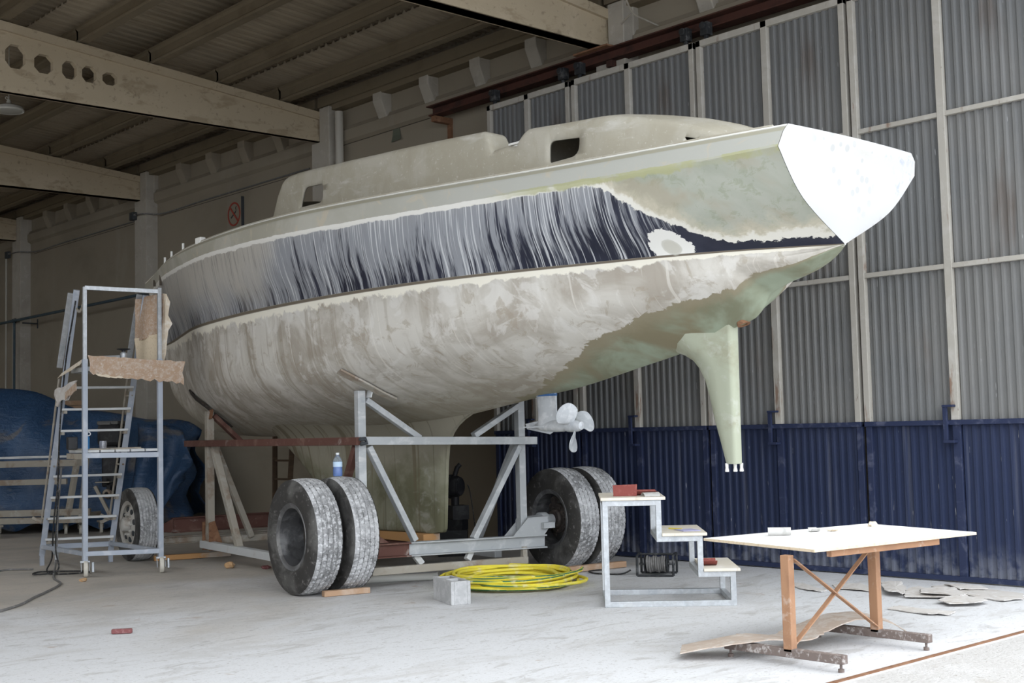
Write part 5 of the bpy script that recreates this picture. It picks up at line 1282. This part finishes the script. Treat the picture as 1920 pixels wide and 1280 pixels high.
for z in (.31, .555, .80, 1.045, 1.56, 1.80, 2.04):
    a, b = lad(BL,TLs,z), lad(BR,TRs,z)
    o = sbar('rung', a, b, .085, .026, 'steel_pale')
    for c_ in (a + wd*.035, b - wd*.035): obj('rung_bracket', MB().box(c_ - Zu(.028), (.035,.05,.035)), MT['steel_dusty'], o)
# work platform and slatted shelf
def deck4(z, y0, y1, name, mt, n, gap=.012, th=.028, x0=0., x1=1.):
    for k in range(n):
        u0 = y0 + (y1-y0)*k/n + gap/2/1.67; u1 = y0 + (y1-y0)*(k+1)/n - gap/2/1.67
        poly = [FL + (BL-FL)*u0, FR_ + (BR-FR_)*u0, FR_ + (BR-FR_)*u1, FL + (BL-FL)*u1]
        obj(name, MB().prism([p + Zu(z) for p in poly], (0,0,th)), MT[mt], sc, bevel=.003)
obj('platform', MB().prism([FL+Zu(2.19), FR_+Zu(2.17), FR_+(BR-FR_)*.30+Zu(2.17), FL+(BL-FL)*.30+Zu(2.19)], (0,0,.05)), MT['steel_grey'], sc, bevel=.003)
sbar('shelf_rail', FL+Zu(1.285), FR_+Zu(1.275), .05, .055)
e = .36
SLf, SRf = FL+(BL-FL)*e, FR_+(BR-FR_)*e
sbar('shelf_rail', FL+Zu(1.275), SLf+Zu(1.28), .045, .06, 'steel_dusty'); sbar('shelf_rail', FR_+Zu(1.275), SRf+Zu(1.275), .045, .055, 'steel_dusty')
for k in range(5):
    u0, u1 = k/5+.008, (k+1)/5-.008
    poly = [FL+(FR_-FL)*u0, FL+(FR_-FL)*u1, SLf+(SRf-SLf)*u1, SLf+(SRf-SLf)*u0]
    obj('shelf_slat', MB().prism([p+Zu(1.315) for p in poly], (0,0,.028)), MT['steel_pale'], sc, bevel=.003)
sbar('shelf_rail', SLf+Zu(1.345), SRf+Zu(1.345), .03, .03, 'steel_dusty')
for P in (FL, FR_):
    c = obj('caster', MB().bar(P+Zu(.165)-wd*.05, P+Zu(.165)+wd*.05, .09, .02).bar(P+wd*.042+Zu(.06)-bd*.02, P+wd*.042+Zu(.17), .045, .006, up=wd).bar(P-wd*.042+Zu(.06)-bd*.02, P-wd*.042+Zu(.17), .045, .006, up=wd), MT['steel_galv'], sc, bevel=.002)
    obj('caster_wheel', MB().lathe([(.015,-.022),(.078,-.022),(.086,-.014),(.086,.014),(.078,.022),(.015,.022)], P+Zu(.087)-bd*.03, wd, 32), MT['caster_white'], c, smooth=True)
    obj('brake_pad', MB().tube([P+Zu(.15)+wd*.08, P+Zu(.05)+wd*.075-bd*.02], .016, 8), MT['steel_galv'], c, smooth=True)
# chain across the opening
mb = MB(); A = TLs - Zu(.20); B = FL + Zu(3.02); L = []
for k in range(20):
    u0, u1 = k/20, (k+1.25)/20
    f = lambda u: A + (B-A)*u - Zu(.10*4*u*(1-u))
    mb.tube([f(u0), f(u1)], .010 if k % 2 else .013, 6)
obj('safety_chain', mb, MT['steel_dusty'], sc)
# cardboard stuck on the platform
def card(name, pts, t, mt, label, nseg=10, jag=.012, seed=1, wav=.0, nv=None):
    """pts: four corners (top-left, top-right, bottom-right, bottom-left), torn edges, optional waviness along the width"""
    r = np.random.default_rng(seed); a, b, c, d = [np.asarray(p, float) for p in pts]; G = []
    n = nrm(np.cross(b-a, d-a)) if nv is None else nrm(nv)
    for j, v in enumerate(np.linspace(0, 1, 5)):
        row = []
        for i, u in enumerate(np.linspace(0, 1, nseg+1)):
            p = (a+(b-a)*u)*(1-v) + (d+(c-d)*u)*v
            if j in (0, 4): p = p + (d-a)/np.linalg.norm(d-a)*r.uniform(-jag, jag)*(1 if j == 4 else .3)
            if i in (0, nseg): p = p + (b-a)/np.linalg.norm(b-a)*r.uniform(-jag, jag)
            row.append(p + n*wav*sin(u*8.5 + v*1.2))
        G.append(row)
    return solo(name, MB().sheet(G, t, n), MT[mt], label, 'cardboard')
fo = -bd*.042
card('cardboard_sheet', (FL+fo+wd*.03+Zu(2.355), FL+fo+wd*1.02+Zu(2.285), FL+fo+wd*1.03+Zu(2.04), FL+fo+wd*.03+Zu(2.17)), .006, 'cardboard', 'long dusty brown cardboard band across the front of the ladder platform', 22, .022, 3)
fo = -bd*.036
card('cardboard_sheet', (FL+fo+wd*.06+Zu(2.17), FL+fo+wd*.52+Zu(2.12), FL+fo+wd*.46+Zu(2.10), FL+fo+wd*.16+Zu(2.125)), .003, 'paper_tan', 'torn cream paper edge showing under the front cardboard band', 12, .012, 5)
s1 = (BR-FR_)/np.linalg.norm(BR-FR_)
card('cardboard_sheet', (FR_+s1*.50-wd*.10+Zu(3.02), FR_+s1*.0+wd*.03+Zu(3.04), FR_+s1*.0+wd*.03+Zu(2.58), FR_+s1*.50-wd*.10+Zu(2.54)), .006, 'cardboard', 'wavy brown cardboard sheet tied upright at the right guard post', 14, .018, 8, .018)
card('cardboard_sheet', (FR_+s1*.50-wd*.10+Zu(2.58), FR_+s1*.06+wd*.02+Zu(2.60), FR_+s1*.06+wd*.02+Zu(2.17), FR_+s1*.50-wd*.08+Zu(2.17)), .005, 'wood_edge', 'yellowish lower cardboard sheet behind the right upright of the ladder platform', 12, .01, 9, .014)
card('cardboard_sheet', (FR_+wd*.045+s1*.05+Zu(3.04), FR_+wd*.10+s1*.02+Zu(3.03), FR_+wd*.12+s1*.02+Zu(2.72), FR_+wd*.05+s1*.05+Zu(2.18)), .005, 'paper_tan', 'pale torn cardboard strip hanging outside the right upright by the hull', 5, .03, 12, .006, nv=bd)
ld = -wd
card('cardboard_sheet', (FL+bd*.02+Zu(2.33), FL+bd*.62-wd*.06+Zu(2.20), FL+bd*.66-wd*.10+Zu(2.14), FL+bd*.06-wd*.03+Zu(2.26)), .005, 'paper_tan', 'curled cream cardboard flap on the left edge of the platform', 8, .012, 14)
card('cardboard_sheet', (FL+bd*.12-wd*.045+Zu(2.10), FL+bd*.92-wd*.05+Zu(2.02), FL+bd*.86-wd*.05+Zu(1.84), FL+bd*.16-wd*.045+Zu(1.98)), .012, 'cardboard_dusty', 'crumpled grey brown cardboard on the left side of the ladder platform', 10, .035, 17, .01)
card('cardboard_sheet', (FL+bd*.06-wd*.065+Zu(2.07), FL+bd*.46-wd*.07+Zu(1.98), FL+bd*.46-wd*.07+Zu(1.90), FL+bd*.06-wd*.065+Zu(1.99)), .006, 'cardboard', 'small orange brown cardboard strip over the crumpled one on the left of the platform', 6, .012, 19)
# angle grinder lying on the platform
gz = 2.305; g0 = FL + (FR_-FL)*.18 + bd*.16 + Zu(gz)
gr = thing('angle_grinder', 'grey angle sander lying on the ladder platform', 'grinder', g0)
g1 = g0 + wd*.30
mb = MB(); mb.tube([g0+Zu(.025), g0+wd*.12+Zu(.03), g0+wd*.27+Zu(.035)], [.024,.030,.033], 14); obj('body', mb, MT['steel_grey'], gr, smooth=True)
mb = MB(); mb.lathe([(.0005,-.03),(.036,-.03),(.036,.045),(.022,.06),(.0005,.06)], g0+wd*.31+Zu(.04), (0,0,1), 20); obj('gear_head', mb, MT['steel_galv'], gr, smooth=True, sharp=40)
mb = MB(); mb.lathe([(.0005,.095),(.07,.095),(.075,.09),(.02,.075),(.02,.055),(.0005,.055)], g0+wd*.31+Zu(.04), (0,0,1), 24); obj('sanding_disc', mb, MT['motor_black'], gr, smooth=True, sharp=40)
# things on the shelf
sh = lambda a, b, z=1.344: FL + wd*a + bd*b + Zu(z)
card('paper_sheet', (sh(.05,.50), sh(.66,.44), sh(.64,.10), sh(.05,.12)), .004, 'paper_tan', 'tan cardboard sheet on the slatted shelf of the ladder platform', 8, .01, 23, .006, nv=(0,0,1))
bb_ = sh(.06,.16,1.352); b2 = thing('spray_bottle', 'blue bottle with a white ring on the shelf of the ladder platform', 'bottle', bb_)
mb = MB(); mb.lathe([(.0005,0),(.034,0),(.036,.01),(.036,.12),(.026,.15),(.0005,.15)], bb_, (0,0,1), 20); obj('bottle_body', mb, MT['bottle_blue'], b2, smooth=True)
mb = MB(); mb.lathe([(.0005,.15),(.017,.15),(.017,.23),(.0005,.235)], bb_, (0,0,1), 16); obj('neck', mb, MT['bottle_plastic'], b2, smooth=True)
mb = MB(); mb.lathe([(.014,-.004),(.024,-.004),(.024,.004),(.014,.004)], bb_+np.array((0.01,-.037,.165)), (-.3,-1,0), 20, closed=True); obj('ring', mb, MT['label_white'], b2, smooth=True)
cc = sh(.25,.22,1.352); mb = MB(); mb.lathe([(.0005,0),(.036,0),(.042,.06),(.038,.085),(.034,.084),(.038,.06),(.033,.004),(.0005,.004)], cc, (0,0,1), 24)
solo('plastic_cup', mb, MT['cup_clear'], 'clear plastic cup on the shelf of the ladder platform', 'cup', smooth=True)
bx_ = sh(-.02,.40,1.35); mb = MB(); mb.box(bx_+Zu(.07), (.10,.08,.14), np.stack([wd, bd, (0,0,1)],1)); solo('black_box', mb, MT['motor_black'], 'small black box at the left back of the ladder shelf', 'box', bevel=.008)
# power cord hanging from the platform
pth = [TLs+np.array((-.02,-.02,-.12)), TLs+np.array((-.03,.05,-.35)), lad(BL,TLs,2.3)-wd*.02, lad(BL,TLs,1.6)-wd*.01+bd*-.06, lad(BL,TLs,1.0)+wd*.03-bd*.10, lad(BL,TLs,.5)+wd*.03-bd*.15, BL+wd*.02-bd*.35+Zu(.12), np.array((5.66,13.75,.02)), np.array((5.95,13.45,.02)), np.array((5.98,13.62,.02)), np.array((5.66,13.95,.02)), np.array((5.50,13.75,.02)), np.array((5.75,13.72,.045)), np.array((5.80,13.9,.3)), lad(BL,TLs,.9)+wd*.05-bd*.1]
wire(pth, .009, MT['cable_black'], 'black power cord hanging down the left stringer of the ladder platform', 'power_cord', 'cord', 7)
wire([lad(BL,TLs,1.15)+wd*.05-bd*.1, lad(BL,TLs,.7)+wd*.06-bd*.14, BL+wd*.05-bd*.4+Zu(.1), (5.55,13.35,.012), (5.35,12.7,.012), (4.95,12.1,.012), (4.72,11.8,.012), (4.4,11.35,.012), (4.0,11.0,.012), (3.6,10.8,.012)], .011, MT['cable_grey'], 'grey cable running from the ladder platform across the floor to the left', 'cable', 'cable', 7)
wire([(5.75,14.4,.012),(5.5,14.6,.012),(5.2,14.2,.012),(4.9,13.5,.012),(4.6,13.0,.012)], .010, MT['cable_grey'], 'dusty cable curving over the floor behind the ladder platform', 'cable', 'cable', 7)
pl_ = BL + wd*.05 - bd*.42 + Zu(.16)
mb = MB(); mb.tube([pl_ - wd*.04 + Zu(.02), pl_ + wd*.05 + Zu(.05)], .034, 12); mb.tube([pl_, pl_ - Zu(.09)], .022, 10); solo('plug_connector', mb, MT['steel_grey'], 'grey plug connector hanging by the foot of the ladder platform', 'plug', smooth=True)

# ------------------------------------------------------------------ boat under a blue tarpaulin on a dolly
rU = np.array((.7380,-.6748,0)); fD = np.array((.6748,.7380,0))
def UD(u, d, z=0.): return rU*u + fD*d + np.array((0,0,z))
def drape():
    us = np.linspace(-12.5, -5.30, 90); G = []; n = np.random.default_rng(2)
    ph = n.uniform(0, 6.28, 8)
    rz = lambda u: np.interp(u, [-12.5,-9.5,-8.7,-8.4,-8.05,-7.2,-6.7,-6.0,-5.65,-5.45,-5.30], [2.35,2.42,2.40,2.36,2.26,1.98,1.86,1.80,1.74,1.68,1.55])
    for u in us:
        top = float(rz(u)); row = []
        end = np.clip((-5.30-u)/.5, 0, 1)
        for t in np.linspace(0, 1, 40):
            # t 0 front hem .. .5 ridge .. 1 back hem
            s = abs(t-.5)*2
            z = .10 + (top-.10)*(1 - s**2.1) if s < .75 else .10 + (top-.10)*(1-.75**2.1)*(1-(s-.75)/.25)
            d = 21.3 + (t-.5)*2*1.15*(.55+.45*min(1, s*1.6))*(.45+.55*end)
            fold = .05*sin(u*7+ph[0]+z*2.2)*s + .035*sin(u*13+ph[1]-z*3)*s + .03*sin(u*4.1+z*6+ph[2])
            hem = .06*sin(u*9+ph[3])*(s > .93)
            row.append(UD(u + (1-end)*.08*sin(z*9), d + fold*(1 if t > .5 else -1), max(.03, z + hem + .035*sin(u*5+ph[4])*(1-s))))
        G.append(row)
    return G
mb = MB(); mb.grid(drape())
tp = solo('tarpaulin', mb, MT['tarp_blue'], 'large blue and brown tarpaulin draped over a boat at the back left', 'tarpaulin', smooth=True, loc=UD(-8,21.3,0), sharp=60)
tp.modifiers.new('s', 'SOLIDIFY').thickness = .004
# hanging corner on the right
G = []
for i, u in enumerate(np.linspace(-6.02, -5.12, 18)):
    row = []
    for j, v in enumerate(np.linspace(0, 1, 16)):
        top = np.interp(u+.40, [-5.62,-5.2,-5.0,-4.85,-4.72], [1.70,1.66,1.64,1.55,1.20]); bot = np.interp(u+.40, [-5.62,-5.3,-5.15,-5.0,-4.72], [.10,.12,.22,.42,.80])
        row.append(UD(u + .06*sin(v*5), 19.98 + .12*sin(u*9+v*2.5) + .25*(1-v) + .05*sin(v*11+u*3), top + (bot-top)*v))
    G.append(row)
mb = MB(); mb.grid(G)
tp2 = solo('tarpaulin', mb, MT['tarp_blue'], 'hanging blue tarpaulin corner with a white eyelet, right of the front wheel', 'tarpaulin', smooth=True, sharp=60)
tp2.modifiers.new('s', 'SOLIDIFY').thickness = .004
mb = MB(); mb.lathe([(.012,0),(.026,0),(.026,.006),(.012,.006)], UD(-5.33,20.0,.72), -fD, 16, closed=True); o = obj('eyelet', mb, MT['label_white'], tp2)
# the dolly
dy = thing('boat_dolly', 'grey steel dolly on casters under the blue tarpaulin', 'dolly', UD(-7.6,20.2,0))
def dbar(name, p, q, w, h, mt='steel_dusty'): return obj(name, MB().bar(UD(*p), UD(*q), w, h), MT[mt], dy, bevel=.004)
dbar('top_rail', (-10.5,19.55,1.21), (-6.55,19.55,1.21), .06, .035, 'steel_pale'); dbar('top_rail', (-10.5,19.56,1.11), (-6.55,19.56,1.11), .05, .10)
dbar('side_rail', (-10.5,19.55,.83), (-6.86,19.55,.83), .06, .085)
dbar('base_rail', (-10.5,19.55,.36), (-6.5,19.55,.36), .07, .10); dbar('base_rail', (-10.5,19.4,.255), (-6.5,19.4,.255), .08, .09)
dbar('upright', (-6.86,19.56,.25), (-6.70,19.56,1.18), .06, .12); dbar('upright', (-6.68,19.62,.25), (-6.58,19.62,1.18), .05, .09)
dbar('base_rail', (-6.6,19.4,.30), (-6.5,19.95,.30), .07, .09)
dbar('leg', (-6.38,19.40,.75), (-6.12,19.40,.24), .05, .05); dbar('leg', (-6.30,19.40,.20), (-6.08,19.40,.30), .05, .05)
for u, d in ((-7.80,19.3),(-7.0,19.9),(-6.72,19.75),(-6.45,19.9),(-6.04,19.4)):
    c = obj('caster', MB().box(UD(u,d,.19), (.10,.10,.03)).bar(UD(u-.03,d,.09), UD(u-.03,d,.19), .05, .006, up=rU).bar(UD(u+.03,d,.09), UD(u+.03,d,.19), .05, .006, up=rU), MT['steel_dusty'], dy)
    obj('caster_wheel', MB().lathe([(.02,-.02),(.078,-.02),(.08,0),(.078,.02),(.02,.02)], UD(u,d,.08), nrm(rU+fD*.4), 22), MT['caster_white'], c, smooth=True)
# outboard motor of the covered boat
om = thing('outboard_motor', 'black and grey outboard motor seen through the ladder rungs', 'outboard motor', UD(-6.30,19.90,.35))
mb = MB(); mb.box(UD(-6.27,19.90,1.52), (.36,.46,.34), np.stack([rU, fD, (0,0,1)],1)); obj('cowling', mb, MT['motor_black'], om, bevel=.06)
mb = MB(); mb.box(UD(-6.29,19.90,1.71), (.33,.40,.06), np.stack([rU, fD, (0,0,1)],1)); mb.box(UD(-6.33,19.68,1.70), (.20,.03,.05), np.stack([rU, fD, (0,0,1)],1)); obj('cowl_top', mb, MT['motor_grey'], om, bevel=.02)
mb = MB(); mb.box(UD(-6.28,19.90,1.05), (.24,.30,.66), np.stack([rU, fD, (0,0,1)],1)); obj('mid_section', mb, MT['motor_black'], om, bevel=.03)
mb = MB(); mb.tube([UD(-6.32,20.10,.62), UD(-6.30,19.70,.62)], [.06,.075], 16); mb.box(UD(-6.29,19.90,.70), (.06,.3,.34), np.stack([rU, fD, (0,0,1)],1)); obj('gearcase', mb, MT['motor_black'], om, smooth=True, sharp=40)
mb = MB(); mb.lathe([(.03,0),(.06,0),(.075,-.05),(.06,-.05)], UD(-6.29,19.65,.62), -fD, 18, closed=True); mb.box(UD(-6.33,19.70,.80), (.22,.26,.015), np.stack([rU, fD, (0,0,1)],1)); obj('exhaust_ring', mb, MT['steel_dusty'], om, smooth=True, sharp=40)
# brown timber rack behind the tarpaulin
rk = thing('timber_rack', 'brown timber rack behind the tarpaulin against the wall', 'rack', UD(-8.6,24.3,0))
for p, q in (((-9.4,24.2,2.16),(-8.15,24.2,2.16)), ((-9.4,24.2,2.06),(-8.2,24.2,2.06))): obj('beam', MB().bar(UD(*p), UD(*q), .12, .09), MT['wood_brown'], rk, bevel=.004)
obj('post', MB().bar(UD(-8.18,24.25,0), UD(-8.18,24.25,2.2), .10, .10, up=fD), MT['wood_brown'], rk); obj('post', MB().bar(UD(-9.2,24.25,0), UD(-9.2,24.25,2.2), .10, .10, up=fD), MT['wood_brown'], rk)
# wooden ladder leaning on the wall, seen under the yacht
wl = thing('wooden_ladder', 'dark brown ladder leaning on the wall in front of the keel', 'ladder', (10.2,16.6,0))
LA = (np.array((10.15,16.40,0)), np.array((10.62,17.12,1.62))); LB = (np.array((10.15,16.06,0)), np.array((10.62,16.60,1.62)))
for p, q in (LA, LB): obj('stile', MB().bar(p, q, .03, .075, up=(1,0,0)), MT['wood_dark'], wl)
for u in (.15,.32,.49,.66,.83): obj('rung', MB().bar(LA[0]+(LA[1]-LA[0])*u, LB[0]+(LB[1]-LB[0])*u, .03, .03), MT['wood_dark'], wl)
# black machine behind the keel
mc = np.array((9.62,11.58,0)); mm = thing('black_machine', 'black machine with a round ribbed head half hidden behind the keel', 'machine', mc)
mb = MB(); mb.lathe([(.0005,-.09),(.07,-.10),(.125,-.05),(.13,.03),(.10,.08),(.0005,.09)], mc+Zu(.80), nrm(rU*.9 - fD*.45), 24)
for k in range(5): mb.lathe([(.128-.008*k, -.06+.03*k),(.142-.008*k, -.06+.03*k),(.142-.008*k, -.048+.03*k),(.128-.008*k, -.048+.03*k)], mc+Zu(.80), nrm(rU*.9 - fD*.45), 24, closed=True)
obj('head', mb, MT['motor_black'], mm, smooth=True, sharp=40)
mb = MB(); mb.tube([mc+Zu(.92), mc+Zu(1.02)+rU*.03, mc+Zu(1.06)+rU*.07], .028, 10); obj('handle', mb, MT['motor_black'], mm, smooth=True)
mb = MB(); mb.box(mc+Zu(.50)+rU*.03, (.20,.22,.16), np.stack([nrm(rU+fD*.4), nrm(fD-rU*.4), (0,0,1)],1)); mb.box(mc+Zu(.36)-rU*.02, (.28,.22,.12), np.stack([nrm(rU-fD*.3), nrm(fD+rU*.3), (0,0,1)],1)); mb.box(mc+Zu(.15)-rU*.03, (.34,.32,.30), np.stack([rU, fD, (0,0,1)],1)); mb.tube([mc+Zu(.5), mc+Zu(.75)], .05, 10); obj('body', mb, MT['motor_black'], mm, smooth=True, sharp=50)
wire([mc+Zu(.82)+rU*.15, mc+Zu(.72)+rU*.18, mc+Zu(.4)+rU*.22, mc+Zu(.15)+rU*.25, mc+Zu(.02)+rU*.27+fD*-.1], .006, MT['cable_black'], 'thin black wire hanging from the machine behind the keel', 'wire', 'wire', 6)

# ------------------------------------------------------------------ camera, daylight
cam = bpy.data.cameras.new('camera'); co = bpy.data.objects.new('camera', cam); COL.objects.link(co); SC.camera = co
cam.sensor_fit = 'HORIZONTAL'; cam.sensor_width = 36; cam.lens = 2384.8/1920*36; cam.clip_end = 400; cam.clip_start = .05
yw, pt, rl_ = radians(42.43976), radians(3.96102), radians(-1.41977)
fwv = np.array((0, cos(pt), sin(pt))); rt = np.array((1.,0,0)); upv = np.array((0,-sin(pt),cos(pt)))
r2 = cos(rl_)*rt + sin(rl_)*upv; u2 = -sin(rl_)*rt + cos(rl_)*upv
Wm = np.array([[cos(yw),-sin(yw),0],[sin(yw),cos(yw),0],[0,0,1]]).T
from mathutils import Matrix
Rm = np.stack([Wm @ r2, Wm @ u2, -(Wm @ fwv)], 1)
M4 = Matrix.Identity(4)
for i in range(3):
    for j in range(3): M4[i][j] = Rm[i, j]
M4[2][3] = 1.45
co.matrix_world = M4

wo = bpy.data.worlds.new('sky'); SC.world = wo; wo.use_nodes = True; nt = wo.node_tree; nt.nodes.clear()
out = nt.nodes.new('ShaderNodeOutputWorld'); bg = nt.nodes.new('ShaderNodeBackground'); nt.links.new(bg.outputs[0], out.inputs[0])
tcw = nt.nodes.new('ShaderNodeTexCoord'); sp_ = nt.nodes.new('ShaderNodeSeparateXYZ'); nt.links.new(tcw.outputs['Generated'], sp_.inputs[0])
rp_ = nt.nodes.new('ShaderNodeValToRGB'); nt.links.new(sp_.outputs[2], rp_.inputs[0])
rp_.color_ramp.elements[0].position = 0.0; rp_.color_ramp.elements[0].color = (.80,.86,.95,1)
rp_.color_ramp.elements[1].position = .75; rp_.color_ramp.elements[1].color = (.93,.97,1.0,1)
nt.links.new(rp_.outputs[0], bg.inputs[0]); bg.inputs[1].default_value = 1.0
SC.view_settings.view_transform = 'Standard'; SC.view_settings.look = 'None'; SC.view_settings.gamma = 1; SC.view_settings.use_curve_mapping = False
SC.view_settings.exposure = 1.92
SC.cycles.max_bounces = 10; SC.cycles.diffuse_bounces = 6
bpy.context.view_layer.update()
